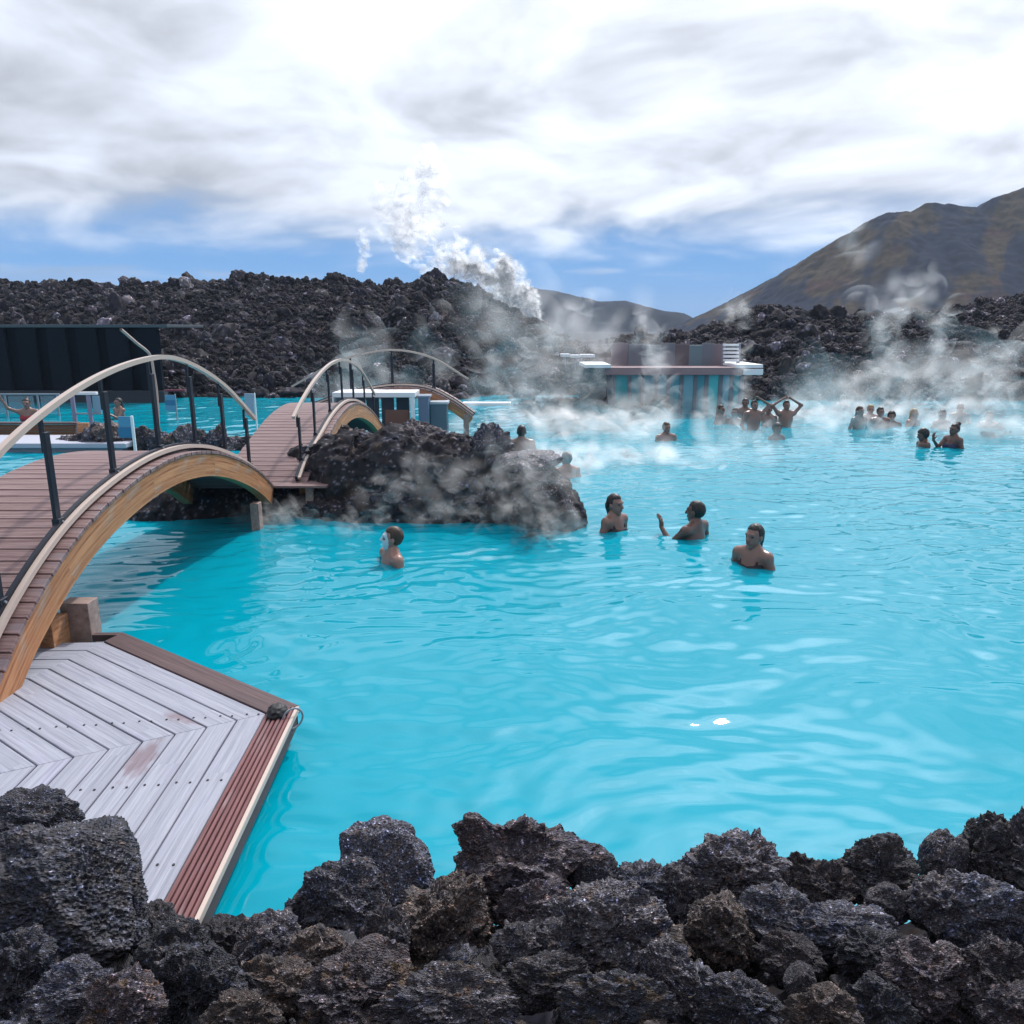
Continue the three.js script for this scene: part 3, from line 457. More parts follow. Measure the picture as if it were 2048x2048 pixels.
// ---------------------------------------------------------------- white plank deck at the water
{
  const t = thing('swimming_deck', 'pale weathered plank deck with mitred boards jutting into the turquoise water', 'deck');
  const TOP = 0.2, C = [[-4.6, -5.10], [-2.77, -5.15], [-1.22, -4.05], [-1.14, -2.30]];
  const lines = [0, 1, 2].map((i) => { const a = C[i], b = C[i + 1], dx = b[0] - a[0], dz = b[1] - a[1], l = Math.hypot(dx, dz); return { a, n: [-dz / l, dx / l], d: [dx / l, dz / l] }; });
  const offset = (i, k) => ({ p: [lines[i].a[0] + lines[i].n[0] * k, lines[i].a[1] + lines[i].n[1] * k], d: lines[i].d });
  const cross = (A, B) => { const [ax, az] = A.p, [bx_, bz] = B.p, den = A.d[0] * B.d[1] - A.d[1] * B.d[0], q = ((bx_ - ax) * B.d[1] - (bz - az) * B.d[0]) / den; return [ax + A.d[0] * q, az + A.d[1] * q]; };
  const clip = (poly, f) => { const out = []; for (let i = 0; i < poly.length; i++) { const a = poly[i], b = poly[(i + 1) % poly.length], fa = f(a), fb = f(b); if (fa >= 0) out.push(a); if ((fa >= 0) !== (fb >= 0)) { const q = fa / (fa - fb); out.push([a[0] + (b[0] - a[0]) * q, a[1] + (b[1] - a[1]) * q]); } } return out; };
  const board = (i, k0, k1, mat, name, top = TOP, th = 0.035) => {
    const A = offset(i, k0), B = offset(i, k1);
    const startOf = (ln, k) => i === 0 ? [-3.30, ln.p[1] + ln.d[1] * (-3.30 - ln.p[0]) / ln.d[0]] : cross(offset(i - 1, k), ln);
    const endOf = (ln, k) => i === 2 ? [ln.p[0] + ln.d[0] * 1.9, ln.p[1] + ln.d[1] * 1.9] : cross(ln, offset(i + 1, k));
    let poly = [startOf(A, k0), endOf(A, k0), endOf(B, k1), startOf(B, k1)];
    const dir = (p, q) => (q[0] - p[0]) * lines[i].d[0] + (q[1] - p[1]) * lines[i].d[1];
    if (dir(poly[0], poly[1]) < 0.02 && dir(poly[3], poly[2]) < 0.02) return;
    poly = clip(clip(poly, (p) => p[0] + 3.28), (p) => -2.22 - p[1]);
    if (poly.length < 3) return;
    const sh = new THREE.Shape(poly.map(([x, z]) => new THREE.Vector2(x, -z)));
    let g; try { g = new THREE.ExtrudeGeometry(sh, { depth: th - 0.006, bevelEnabled: true, bevelThickness: 0.003, bevelSize: 0.003, bevelOffset: -0.003, bevelSegments: 1 }); } catch { return; }
    g.rotateX(-Math.PI / 2).translate(0, top - th + 0.003, 0);
    const p = g.attributes.position, uv = g.attributes.uv; // grain runs along the board
    for (let j = 0; j < p.count; j++) { const x = p.getX(j), z = p.getZ(j), al = (x - lines[i].a[0]) * lines[i].d[0] + (z - lines[i].a[1]) * lines[i].d[1], ac = (x - lines[i].a[0]) * lines[i].n[0] + (z - lines[i].a[1]) * lines[i].n[1]; uv.setXY(j, al * 0.55 + k0 * 3.7, (ac - k0) * 2.6 + k0 * 5.3 + 0.1); }
    return mk(name, g, mat, t);
  };
  const W = 0.142, gap = 0.009;
  for (let i = 0; i < 3; i++) for (let k = 0; k < 15; k++) {
    const k0 = 0.17 + k * W, stained = (i === 2 && (k === 2 || k === 3 || k === 0)) || (i === 1 && (k === 1 || k === 2));
    const b = board(i, k0, k0 + W - gap, stained ? M.plankStained : M.plank[(i * 5 + k * 3) % 4], 'plank', TOP + 0.0015 * N(k * 3.1, i, 2));
    if (b && i === 2) mk('nail', merge([-3.95, -3.3, -2.7].flatMap((z, q) => [0.035, 0.1].map((a) => { const ln = offset(2, k0 + a), u = (z + k * 0.02 - ln.p[1]) / ln.d[1]; return new THREE.CylinderGeometry(0.006, 0.006, 0.004, 6).translate(ln.p[0] + ln.d[0] * u, TOP + 0.0025, z + k * 0.02); })).filter((g) => { g.computeBoundingBox(); return g.boundingBox.min.z > -4.1 - 0.0 + k * 0.16 * 0 || k < 2; })), M.nail, b).userData.kind = 'stuff';
  }
  for (let q = 0; q < 6; q++) board(2, 0.022 + q * 0.0245, 0.022 + q * 0.0245 + 0.0165, M.redSlat, 'slat', TOP + 0.006, 0.03);
  board(2, 0.0, 0.02, M.paleRail, 'edge_strip', TOP + 0.002, 0.035);
  board(1, 0.0, 0.162, M.darkWood, 'edge_board', TOP + 0.004, 0.05);
  board(0, 0.0, 0.05, M.darkWood, 'edge_board', TOP + 0.004, 0.05);
  // fascia and piles
  const fascia = (i, a, b) => { const l = lines[i], len = Math.hypot(b[0] - a[0], b[1] - a[1]), g = new THREE.BoxGeometry(len, 0.07, 0.03), m = mk('fascia', g, M.darkWood, t); m.position.set((a[0] + b[0]) / 2 + l.n[0] * 0.03, TOP - 0.088, (a[1] + b[1]) / 2 + l.n[1] * 0.03); m.rotation.y = -Math.atan2(l.d[1], l.d[0]); };
  fascia(1, C[1], C[2]); fascia(2, C[2], [-1.144, -2.4]);
  for (const [x, z] of [[-1.42, -4.0], [-2.7, -4.9], [-1.35, -2.6], [-3.1, -4.7], [-2.2, -3.3]]) mk('pile', new THREE.CylinderGeometry(0.07, 0.07, 1.15, 12).translate(x, -0.43, z), M.darkWood, t);
  // joists under the boards, dark between them
  for (const z of [-4.55, -3.9, -3.2, -2.6]) mk('joist', bx(z < -4.3 ? 1.2 : 1.85, 0.08, 0.06, z < -4.3 ? -2.65 : -2.28, TOP - 0.08, z), M.darkWood, t);
  const bump = thing('corner_bumper', 'black rubber bumper with a thin rope loop at the deck corner', 'bumper', [-1.315, 0.215, -3.95]);
  const pad = ico(6); { const p = pad.attributes.position; for (let i = 0; i < p.count; i++) { const r = 1 + 0.25 * N(p.getX(i) * 3, p.getY(i) * 3, p.getZ(i) * 3); p.setXYZ(i, p.getX(i) * 0.055 * r, p.getY(i) * 0.045 * r, p.getZ(i) * 0.07 * r); } pad.computeVertexNormals(); }
  mk('pad', pad, M.black, bump);
  mk('rope_loop', new THREE.TorusGeometry(0.06, 0.006, 6, 24).rotateY(0.7).translate(0.09, -0.03, 0.02), M.grey, bump);
}
stage('deck');

// ---------------------------------------------------------------- buildings and fittings round the lagoon
function slab(name, px0, py0, px1, py1, z, depth, mat, parent, o = {}) { // a board standing at distance z, depth metres thick behind its face
  const a = onZ(px0, py0, -z), b = onZ(px1, py1, -z), y1 = o.y1 ?? a.y, y0 = o.y0 ?? b.y;
  const m = mk(name, rb(Math.abs(b.x - a.x), y1 - y0, depth, Math.min(0.01, depth / 4)), mat, parent); const at = new THREE.Vector3((a.x + b.x) / 2, (y0 + y1) / 2, -z - depth / 2); if (parent !== scene) at.sub(parent.position); m.position.copy(at); return m;
}
{ // swim-up pavilion
  const P = thing('pavilion', 'low pavilion with turquoise glass front and flat roof, half hidden in steam', 'pavilion', [4.6, 0, -22]);
  const glass = [[0.04, 0.32, 0.35], [0.07, 0.48, 0.5], [0.16, 0.36, 0.43], [0.06, 0.27, 0.33]].map((c) => new THREE.MeshPhysicalMaterial({ color: col(...c), roughness: 0.12 }));
  const roofWood = std([0.27, 0.18, 0.19], 0.7), clad = [std([0.2, 0.16, 0.18], 0.8), std([0.16, 0.17, 0.2], 0.8), std([0.13, 0.10, 0.11], 0.8), std([0.14, 0.2, 0.23], 0.5)];
  slab('roof', 1212, 735, 1500, 750, 21.4, 1.6, roofWood, P);
  slab('roof_edge', 1474, 729, 1526, 736, 21.3, 1.9, M.white, P); slab('fascia_board', 1488, 738, 1526, 750, 21.25, 0.06, M.white, P);
  slab('roof_edge', 1170, 729, 1222, 736, 21.3, 1.9, M.white, P);
  const xs = [1228, 1258, 1284, 1312, 1336, 1362, 1390, 1412, 1440, 1462, 1482], tone = [0, 3, 2, 2, 3, 2, 3, 1, 2, 0];
  for (let i = 0; i < 10; i++) { const w = slab('glass_panel', xs[i] + 2, 750, xs[i + 1] - 2, 830, 21.6, 0.03, glass[tone[i]], P, { y0: -0.15 }); void w; }
  for (const x of xs) slab('mullion', x - 2, 750, x + 2, 830, 21.58, 0.06, clad[1], P, { y0: -0.9 });
  slab('wall', 1228, 750, 1484, 830, 22.4, 0.1, clad[3], P, { y0: -0.9 });
  const ux = [1222, 1256, 1290, 1322, 1350, 1378, 1404, 1426, 1448], ut = [0, 1, 3, 1, 2, 3, 1, 0];
  for (let i = 0; i < 8; i++) slab('cladding_panel', ux[i] + 1, 686 + (i % 3) * 2, ux[i + 1] - 1, 733, 22.6, 0.08, clad[ut[i]], P);
  for (let i = 0; i < 6; i++) slab('louvre_slat', 1447, 688 + i * 7.6, 1478, 692.5 + i * 7.6, 22.3, 0.1, M.white, P);
  for (const x of [1446, 1476]) slab('louvre_post', x, 686, x + 3, 737, 22.35, 0.06, M.grey, P);
  slab('screen_wall', 1160, 772, 1222, 822, 21.9, 0.06, M.white, P, { y0: -0.6 });
  slab('wall_post', 1214, 745, 1222, 830, 21.7, 0.1, clad[1], P, { y0: -0.9 });
  for (const [i, x] of [1178, 1196, 1212].entries()) { const r = mk('boulder', rockGeo(340 + i, 12, {}), rockMat, P); const q = onZ(x, 818 - i * 2, -21.5); r.position.copy(q).sub(P.position); r.scale.set(0.24, 0.22, 0.2); }
}
{ // long dark building under the ridge, beyond the left pools
  const t = thing('dark_building', 'long dark flat-roofed building below the lava ridge', 'building', [-14, 0, -25.2]);
  const dk = [[0.004, 0.008, 0.014], [0.006, 0.01, 0.017]].map((c) => new THREE.MeshPhysicalMaterial({ color: col(...c), roughness: 0.9, specularIntensity: 0.25 }));
  for (let i = 0; i < 11; i++) slab('wall_panel', -330 + i * 60, 656, -330 + (i + 1) * 60 - 2, 800, 25.3, 0.12, dk[i % 2], t, { y0: -0.2 });
  slab('back_wall', -330, 655, 330, 800, 25.5, 0.1, dk[0], t, { y0: -0.2 });
  slab('roof_edge', -340, 649, 334, 655, 25.25, 3.0, std([0.06, 0.075, 0.09], 0.6), t);
  slab('plinth', -330, 782, 330, 806, 25.15, 0.3, std([0.03, 0.035, 0.045], 0.8), t, { y0: -0.9 });
}
{ // things round the left pools
  let t = thing('timber_wall', 'low orange-brown timber wall with a pale end board behind the first bridge', 'wall', [-9.6, 0, -16.2]);
  const brown = std([1, 1, 1], 0.6, { map: woodMap([0.10, 0.035, 0.012], [0.24, 0.10, 0.035], 400) });
  for (let i = 0; i < 5; i++) slab('board', -60, 850 + i * 7, 151, 856.3 + i * 7, 16.2, 0.06, brown, t);
  slab('end_board', 153, 846, 180, 882, 16.15, 0.08, M.glulam, t); slab('cap', -60, 845, 152, 849, 16.12, 0.16, M.darkWood, t);
  slab('footing', -60, 880, 180, 892, 16.25, 0.1, M.darkWood, t, { y0: -0.9 });
  t = thing('stone_jetty', 'pale grey stone jetty beside the left pool', 'jetty', [-9, 0, -14.4]);
  mk('jetty_slab', rb(5.2, 0.1, 1.25, 0.02, -1.0, 0.13, -0.9), M.grey.clone(), t).material.color.setRGB(0.42, 0.43, 0.5); mk('jetty_body', bx(5.0, 1.0, 1.1, -1.0, -0.43, -0.9), M.grey, t);
  t = thing('shower_frame', 'pair of slim posts with a white top bar and blue panel by the left pool', 'shower', [-8.6, 0, -17]);
  for (const x of [146, 178]) slab('post', x, 790, x + 5, 885, 17, 0.06, std([0.24, 0.22, 0.32], 0.6), t, { y0: -0.9 });
  slab('top_bar', 149, 784, 192, 790, 16.98, 0.1, M.white, t); slab('panel', 183, 792, 203, 826, 17.05, 0.05, std([0.22, 0.36, 0.46], 0.4), t); slab('crossbar', 146, 826, 203, 829, 17.02, 0.04, M.grey, t);
  const fence = thing('glass_fence', 'low glass fence with a thin pale top rail beyond the left pool', 'fence', [-14, 0, -21]);
  slab('top_rail', -120, 787, 118, 790.5, 21, 0.05, M.grey, fence);
  for (const x of [-110, -50, 10, 75, 114]) slab('post', x, 790, x + 3, 835, 21, 0.04, M.grey, fence, { y0: -0.9 });
  for (const x of [-108, -48, 12, 77]) slab('glass_pane', x + 3, 792, x + 37 + (x > 70 ? 0 : 22), 828, 21.02, 0.012, new THREE.MeshPhysicalMaterial({ color: col(0.7, 0.8, 0.85), transmission: 0.9, roughness: 0.1, thickness: 0 }), fence);
  const blue = std([0.03, 0.16, 0.30], 0.4), paleBlue = std([0.09, 0.27, 0.42], 0.4);
  const board = (label, x0, y0, x1, y1, z, frames, mats) => {
    const q = onZ((x0 + x1) / 2, y1, -z), b = thing('notice_board', label, 'sign', [q.x, 0, q.z]);
    mats.forEach((m, i) => slab('panel', x0, lerp(y0, y1, i / mats.length), x1, lerp(y0, y1, (i + 1) / mats.length) - 0.4, z, 0.03, m, b));
    for (const x of frames) slab('post', x - 1.6, y0 - 1, x + 1.6, y1 + 30, z - 0.02, 0.05, M.white, b, { y0: -0.9 });
    return b;
  };
  board('blue notice board with white posts standing nearest behind the first bridge', 235, 833, 265, 876, 14.3, [266], [paleBlue, blue]);
  const s2 = board('small blue notice board with a red top bar across the left pool', 329, 790, 351, 822, 20, [], [paleBlue, blue, paleBlue]);
  slab('top_bar', 328, 779, 370, 783, 20, 0.05, std([0.2, 0.03, 0.05], 0.6), s2); slab('post', 350, 788, 353, 840, 20.02, 0.05, M.grey, s2, { y0: -0.9 });
  board('pale blank panel with a white edge near the rail end of the first bridge', 488, 787, 509, 832, 18, [511], [std([0.30, 0.38, 0.48], 0.5)]);
  // white framed booth and cabinets behind the second bridge
  t = thing('white_framed_booth', 'white framed booth with a brown lower panel behind the second bridge', 'booth', [-2.4, 0, -16]);
  slab('top_beam', 664, 785, 830, 795, 16, 0.9, M.white, t); slab('corner_post', 820, 795, 830, 868, 16, 0.12, M.white, t, { y0: -0.9 }); slab('corner_post', 664, 795, 671, 868, 16, 0.12, M.white, t, { y0: -0.9 });
  for (let i = 0; i < 5; i++) slab('back_panel', 672 + i * 30, 795, 700 + i * 30, 868, 16.7, 0.04, std([0.05 + 0.02 * (i % 2), 0.09, 0.12], 0.5), t, { y0: -0.2 });
  slab('lower_panel', 770, 820, 819, 868, 16.1, 0.04, std([0.17, 0.075, 0.055], 0.7), t, { y0: -0.3 });
  t = thing('grey_cabinet', 'tall blue-grey cabinet beside the white framed booth', 'cabinet', [-2, 0, -16.2]); slab('body', 836, 794, 858, 850, 16.2, 0.4, std([0.14, 0.17, 0.25], 0.6), t, { y0: -0.9 }); slab('lid', 834, 791, 860, 795, 16.18, 0.44, std([0.3, 0.33, 0.4], 0.6), t);
  t = thing('grey_cabinet', 'low dark cabinet with a pale lid at the end of the booth', 'cabinet', [-1.6, 0, -16.4]); slab('body', 861, 809, 894, 852, 16.4, 0.4, std([0.09, 0.13, 0.17], 0.6), t, { y0: -0.9 }); slab('lid', 859, 804, 896, 809, 16.38, 0.44, std([0.45, 0.47, 0.5], 0.6), t);
  t = thing('white_jetty', 'long low white-edged jetty at the foot of the ridge', 'jetty', [-1, 0, -24]); slab('deck_edge', 924, 806, 1022, 813, 24, 0.5, M.white, t); slab('body', 916, 813, 1030, 822, 24.02, 0.45, std([0.12, 0.17, 0.2], 0.8), t, { y0: -0.9 });
  t = thing('awning', 'ragged strip of white awnings far behind the pavilion', 'awning', [2, 0, -44]); [[1122, 1140, 708], [1142, 1160, 710], [1162, 1190, 709]].forEach(([a, b, y]) => { slab('canvas', a, y, b, y + 6, 30, 0.6, M.white, t); slab('pole', (a + b) / 2 - 0.6, y + 6, (a + b) / 2 + 0.6, y + 30, 30.2, 0.04, M.grey, t); });
  t = thing('white_shed', 'tiny white shed at the foot of the distant steam column', 'shed', [4, 0, -250]); slab('body', 1054, 659, 1071, 667, 200, 4, M.white, t, { y0: 0.5 }); slab('roof', 1052, 657, 1073, 659.5, 199.5, 5, M.white, t);
}
stage('buildings');
camera.updateProjectionMatrix();
// ---------------------------------------------------------------- bathers
const FLOOR = -1.0;
const smin = (a, b, k) => { const h = clamp(0.5 + 0.5 * (b - a) / k, 0, 1); return lerp(b, a, h) - k * h * (1 - h); };
const ell = (x, y, z, c, r) => { const X = (x - c[0]) / r[0], Y = (y - c[1]) / r[1], Z = (z - c[2]) / r[2], k0 = Math.sqrt(X * X + Y * Y + Z * Z), k1 = Math.sqrt((X / r[0]) ** 2 + (Y / r[1]) ** 2 + (Z / r[2]) ** 2) + 1e-9; return k0 * (k0 - 1) / k1; };
const cap = (x, y, z, a, b, ra, rb_) => { const dx = b[0] - a[0], dy = b[1] - a[1], dz = b[2] - a[2], q = clamp(((x - a[0]) * dx + (y - a[1]) * dy + (z - a[2]) * dz) / (dx * dx + dy * dy + dz * dz + 1e-9), 0, 1); return Math.hypot(x - a[0] - dx * q, y - a[1] - dy * q, z - a[2] - dz * q) - lerp(ra, rb_, q); };
function handBones(w, dir, side, curl) { // palm from the wrist, four unequal fingers and a thumb from the side of the palm
  const d = new THREE.Vector3(...dir).normalize(), s1 = new THREE.Vector3(...side).normalize(), n = new THREE.Vector3().crossVectors(d, s1), W = new THREE.Vector3(...w), out = [], P = (a, b, c) => W.clone().addScaledVector(d, a).addScaledVector(s1, b).addScaledVector(n, c).toArray();
  out.push([P(0, 0, 0), P(0.05, 0.012, 0), 0.026, 0.027], [P(0.01, 0, 0), P(0.085, -0.028, 0), 0.018, 0.014], [P(0.01, 0, 0), P(0.088, 0.028, 0), 0.018, 0.014], [P(0.01, 0, 0), P(0.09, 0, 0), 0.02, 0.016]);
  [[-0.033, 0.058], [-0.011, 0.075], [0.011, 0.08], [0.033, 0.068]].forEach(([o, l]) => { const c1 = curl * 0.4, c2 = curl; const k = P(0.085, o, 0), m = P(0.085 + l * 0.5 * Math.cos(c1), o * 1.1, l * 0.5 * Math.sin(c1)), e = P(0.085 + l * 0.5 * (Math.cos(c1) + Math.cos(c2)), o * 1.2, l * 0.5 * (Math.sin(c1) + Math.sin(c2))); out.push([k, m, 0.0098, 0.0088], [m, e, 0.0088, 0.0078]); });
  const t0 = P(0.025, 0.03, 0.004), t1 = P(0.055, 0.062, 0.016), t2 = P(0.082, 0.07, 0.024); out.push([t0, t1, 0.013, 0.011], [t1, t2, 0.011, 0.009]);
  return out;
}
const bodies = new Map();
function bodyGeo(o) {
  const key = JSON.stringify(o); if (bodies.has(key)) return bodies.get(key);
  const { ht, sh = 0.175, arms = ['down', 'down'], fine = false, lean = 0, mask = false, head = [0, 0] } = o, L = (y) => -lean * (ht - y) * 0.0;
  void L;
  const neckY = ht - 0.255, shY = ht - 0.315, hipY = Math.max(ht - 0.86, FLOOR + 0.42), bones = [], hands = [];
  const hip = [0, hipY, -lean * 0.2], chest = [0, ht - 0.46, -lean * 0.05];
  const leg = (s1) => { const h = [s1 * 0.085, hipY, hip[2]], f = [s1 * 0.1, FLOOR + 0.05, hip[2] + 0.04], gap = h[1] - f[1], l = 0.43, bend = Math.sqrt(Math.max(0, l * l - gap * gap / 4)); const k = [s1 * 0.11, (h[1] + f[1]) / 2, h[2] + bend]; bones.push([h, k, 0.085, 0.058], [k, f, 0.056, 0.036], [f, [f[0], FLOOR + 0.035, f[2] + 0.15], 0.036, 0.028]); };
  leg(-1); leg(1);
  [-1, 1].forEach((s1, i) => {
    const S = [s1 * sh, shY, 0], kind = arms[i]; let E, W, d, side;
    if (kind === 'up') { E = [s1 * (sh + 0.14), shY + 0.14, 0.08]; W = [s1 * 0.13, ht + 0.02, 0.1]; d = [-s1 * 0.9, 0.35, 0.05]; side = [0, 0.2, 1]; }
    else if (kind === 'head') { E = [s1 * (sh + 0.17), shY + 0.2, 0.02]; W = [s1 * 0.09, ht + 0.05, 0.0]; d = [-s1, 0.4, 0]; side = [0, 0, 1]; }
    else if (kind === 'front') { E = [s1 * (sh + 0.06), shY - 0.2, 0.18]; W = [s1 * 0.16, shY - 0.05, 0.38]; d = [-s1 * 0.1, 0.95, 0.3]; side = [-s1, 0.1, 0.2]; }
    else if (kind === 'reach') { E = [s1 * (sh + 0.02), shY - 0.17, 0.17]; W = [s1 * 0.15, shY - 0.02, 0.34]; d = [-s1 * 0.05, 0.98, 0.2]; side = [-s1, 0.05, 0.3]; }
    else if (kind === 'wave') { E = [s1 * (sh + 0.2), shY + 0.1, 0.05]; W = [s1 * (sh + 0.3), shY + 0.34, 0.1]; d = [s1 * 0.2, 1, 0.1]; side = [0, 0, 1]; }
    else { E = [s1 * (sh + 0.09), shY - 0.26, -0.03]; W = [s1 * (sh + 0.05), shY - 0.44, 0.14]; d = [-s1 * 0.3, -0.5, 0.8]; side = [-s1, 0.2, 0]; }
    bones.push([S, E, 0.05, 0.038], [E, W, 0.038, 0.026]); hands.push([W, d, side, kind]);
  });
  const body = (x, y, z) => {
    let q = ell(x, y, z, chest, [sh * 0.92, 0.2, 0.108]);
    q = smin(q, ell(x, y, z, [0, (chest[1] + hipY) / 2 - 0.02, (chest[2] + hip[2]) / 2], [sh * 0.76, 0.2, 0.092]), 0.06);
    q = smin(q, ell(x, y, z, hip, [0.165, 0.13, 0.115]), 0.06);
    q = smin(q, cap(x, y, z, [-sh, shY, 0], [sh, shY, 0], 0.058, 0.058), 0.05);
    q = smin(q, cap(x, y, z, [0, neckY + 0.12, 0.0], [0, neckY - 0.06, -0.015], 0.053, 0.062), 0.04);
    for (const s1 of [-1, 1]) q = smin(q, cap(x, y, z, [s1 * 0.03, neckY, -0.02], [s1 * sh * 0.9, shY + 0.01, -0.01], 0.05, 0.045), 0.04);
    if (o.bust) for (const s1 of [-1, 1]) q = smin(q, ell(x, y, z, [s1 * 0.075, ht - 0.47, 0.085], [0.06, 0.06, 0.05]), 0.03);
    for (const b of bones) q = smin(q, cap(x, y, z, ...b), 0.03);
    return q;
  };
  const c = fine ? 0.016 : 0.024, list = [surfaceNets(body, [-sh - 0.36, FLOOR - 0.02, -0.45], [sh + 0.36, ht + 0.14, 0.62], c)];
  const hc = [0, ht - 0.115, 0.005];
  const headF = (x, y, z) => {
    let q = ell(x, y, z, [0, ht - 0.105, -0.008], [0.074, 0.1, 0.094]);
    q = smin(q, ell(x, y, z, [0, ht - 0.165, 0.03], [0.057, 0.068, 0.06]), 0.03);
    q = smin(q, cap(x, y, z, [0, ht - 0.225, 0.055], [0, ht - 0.222, 0.06], 0.024, 0.024), 0.025);
    q = smin(q, cap(x, y, z, [0, ht - 0.10, 0.088], [0, ht - 0.145, 0.108], 0.011, 0.016), 0.014);
    q = smin(q, cap(x, y, z, [-0.035, ht - 0.092, 0.078], [0.035, ht - 0.092, 0.078], 0.014, 0.014), 0.02);
    q = smin(q, cap(x, y, z, [-0.022, ht - 0.182, 0.083], [0.022, ht - 0.182, 0.083], 0.010, 0.010), 0.012);
    for (const s1 of [-1, 1]) { q = -smin(-q, Math.hypot(x - s1 * 0.032, y - (ht - 0.115), z - 0.1) - 0.017, 0.01); q = smin(q, ell(x, y, z, [s1 * 0.078, ht - 0.13, -0.005], [0.012, 0.032, 0.02]), 0.008); }
    return smin(q, cap(x, y, z, [0, ht - 0.18, -0.005], [0, neckY - 0.02, -0.015], 0.05, 0.055), 0.03);
  };
  const hg = surfaceNets(headF, [-0.11, neckY - 0.04, -0.13], [0.11, ht + 0.02, 0.15], fine ? 0.0075 : 0.012);
  if (head[0] || head[1]) { hg.translate(0, -neckY, 0).rotateX(head[0]).rotateY(head[1]).translate(0, neckY, 0); }
  list.push(hg);
  for (const [w, d, side, kind] of hands) { const hb = handBones(w, d, side, kind === 'reach' ? 0.7 : 0.5), f = (x, y, z) => { let q = 1; for (const b of hb) q = q > 0.9 ? cap(x, y, z, ...b) : smin(q, cap(x, y, z, ...b), 0.006); return q; }; list.push(surfaceNets(f, w.map((v) => v - 0.2), w.map((v) => v + 0.2), kind === 'down' || !fine ? 0.011 : 0.006)); }
  list.forEach((g) => g.deleteAttribute('uv'));
  const g = mergeGeometries(list);
  paint(g, (x, y, z) => {
    const k = 1 + 0.12 * fbm(x * 9, y * 9, z * 9, 2); let q = [0.34 * k, 0.19 * k, 0.15 * k];
    const dy = y - (ht - 0.115);
    const X = x * Math.cos(-head[1]) + z * Math.sin(-head[1]), Z = -x * Math.sin(-head[1]) + z * Math.cos(-head[1]);
    if (Math.abs(y - (ht - 0.182)) < 0.012 && Math.abs(X) < 0.026 && Z > 0.07) q = [0.33 * k, 0.11 * k, 0.1 * k];
    for (const s1 of [-1, 1]) if (Math.hypot(X - s1 * 0.032, dy) < 0.011 && Z > 0.06) q = [0.03, 0.025, 0.025];
    if (mask && Z > 0.012 && y > ht - 0.235 && y < ht - 0.03 && Math.hypot(X / 0.062, (dy + 0.02) / 0.1) < 1.05 && !(Math.hypot(Math.abs(X) - 0.032, dy) < 0.017)) q = [0.55, 0.66, 0.72];
    return q;
  });
  bodies.set(key, g); return g;
}
function hairGeo(ht, style, head, fine) {
  const key = ['hair', ht, style, head, fine].join(); if (bodies.has(key)) return bodies.get(key);
  const neckY = ht - 0.255;
  const f = (x, y, z) => {
    const bump = 0.006 * N(x * 40, y * 14, z * 40);
    let q = ell(x, y, z, [0, ht - 0.098, -0.016], [0.083, 0.107, 0.102]) + bump;
    const line = style === 'short' ? 0.055 : 0.05; // hairline: cut away in front of the face
    q = Math.max(q, Math.min(z - 0.02 + Math.max(0, (ht - 0.10 - y)) * 0.45, Math.max(z - 0.2, (ht - line) - y + (z > 0.06 ? (z - 0.06) * 0.3 : 0))));
    if (style === 'short') q = Math.max(q, (ht - 0.185) - y);
    if (style === 'long') q = smin(q, ell(x, y, z, [0, ht - 0.26, -0.075], [0.075, 0.17, 0.04]) + bump, 0.03);
    if (style === 'tied') { q = smin(q, ell(x, y, z, [0, ht - 0.16, -0.09], [0.05, 0.06, 0.04]), 0.03); q = smin(q, cap(x, y, z, [0, ht - 0.14, -0.12], [0.01, ht - 0.29, -0.1], 0.028, 0.016) + bump, 0.02); }
    if (style === 'bun') q = smin(q, Math.hypot(x, y - (ht - 0.015), z + 0.085) - 0.05 + bump, 0.008);
    if (style === 'curly') q = q - 0.018 + 0.02 * billow(x * 30, y * 30, z * 30);
    return q;
  };
  const g = surfaceNets(f, [-0.14, ht - 0.5, -0.2], [0.14, ht + 0.07, 0.13], fine ? 0.009 : 0.013);
  if (head[0] || head[1]) g.translate(0, -neckY, 0).rotateX(head[0]).rotateY(head[1]).translate(0, neckY, 0);
  bodies.set(key, g); return g;
}
function suitGeo(ht, sh, fine) { // swimsuit bodice with two shoulder straps
  const key = ['suit', ht, sh].join(); if (bodies.has(key)) return bodies.get(key);
  const chest = [0, ht - 0.46, 0];
  const f = (x, y, z) => {
    let q = ell(x, y, z, chest, [sh * 0.92 + 0.010, 0.208, 0.118]); for (const s1 of [-1, 1]) q = smin(q, ell(x, y, z, [s1 * 0.075, ht - 0.47, 0.085], [0.068, 0.068, 0.058]), 0.03);
    q = Math.max(q, y - (ht - 0.41) - 0.25 * Math.abs(x), (ht - 0.66) - y);
    for (const s1 of [-1, 1]) q = smin(q, Math.min(cap(x, y, z, [s1 * 0.085, ht - 0.43, 0.11], [s1 * 0.1, ht - 0.27, 0.0], 0.013, 0.013), cap(x, y, z, [s1 * 0.1, ht - 0.27, 0], [s1 * 0.085, ht - 0.43, -0.1], 0.013, 0.013)), 0.008);
    return q;
  };
  const g = surfaceNets(f, [-0.28, ht - 0.7, -0.2], [0.28, ht - 0.2, 0.22], fine ? 0.011 : 0.016); bodies.set(key, g); return g;
}
const skinMat = new THREE.MeshPhysicalMaterial({ vertexColors: true, roughness: 0.3, color: col(1, 1, 1) });
const skins = { fair: skinMat, mid: Object.assign(skinMat.clone(), { color: col(0.7, 0.66, 0.66) }), tan: Object.assign(skinMat.clone(), { color: col(0.42, 0.38, 0.37) }) };
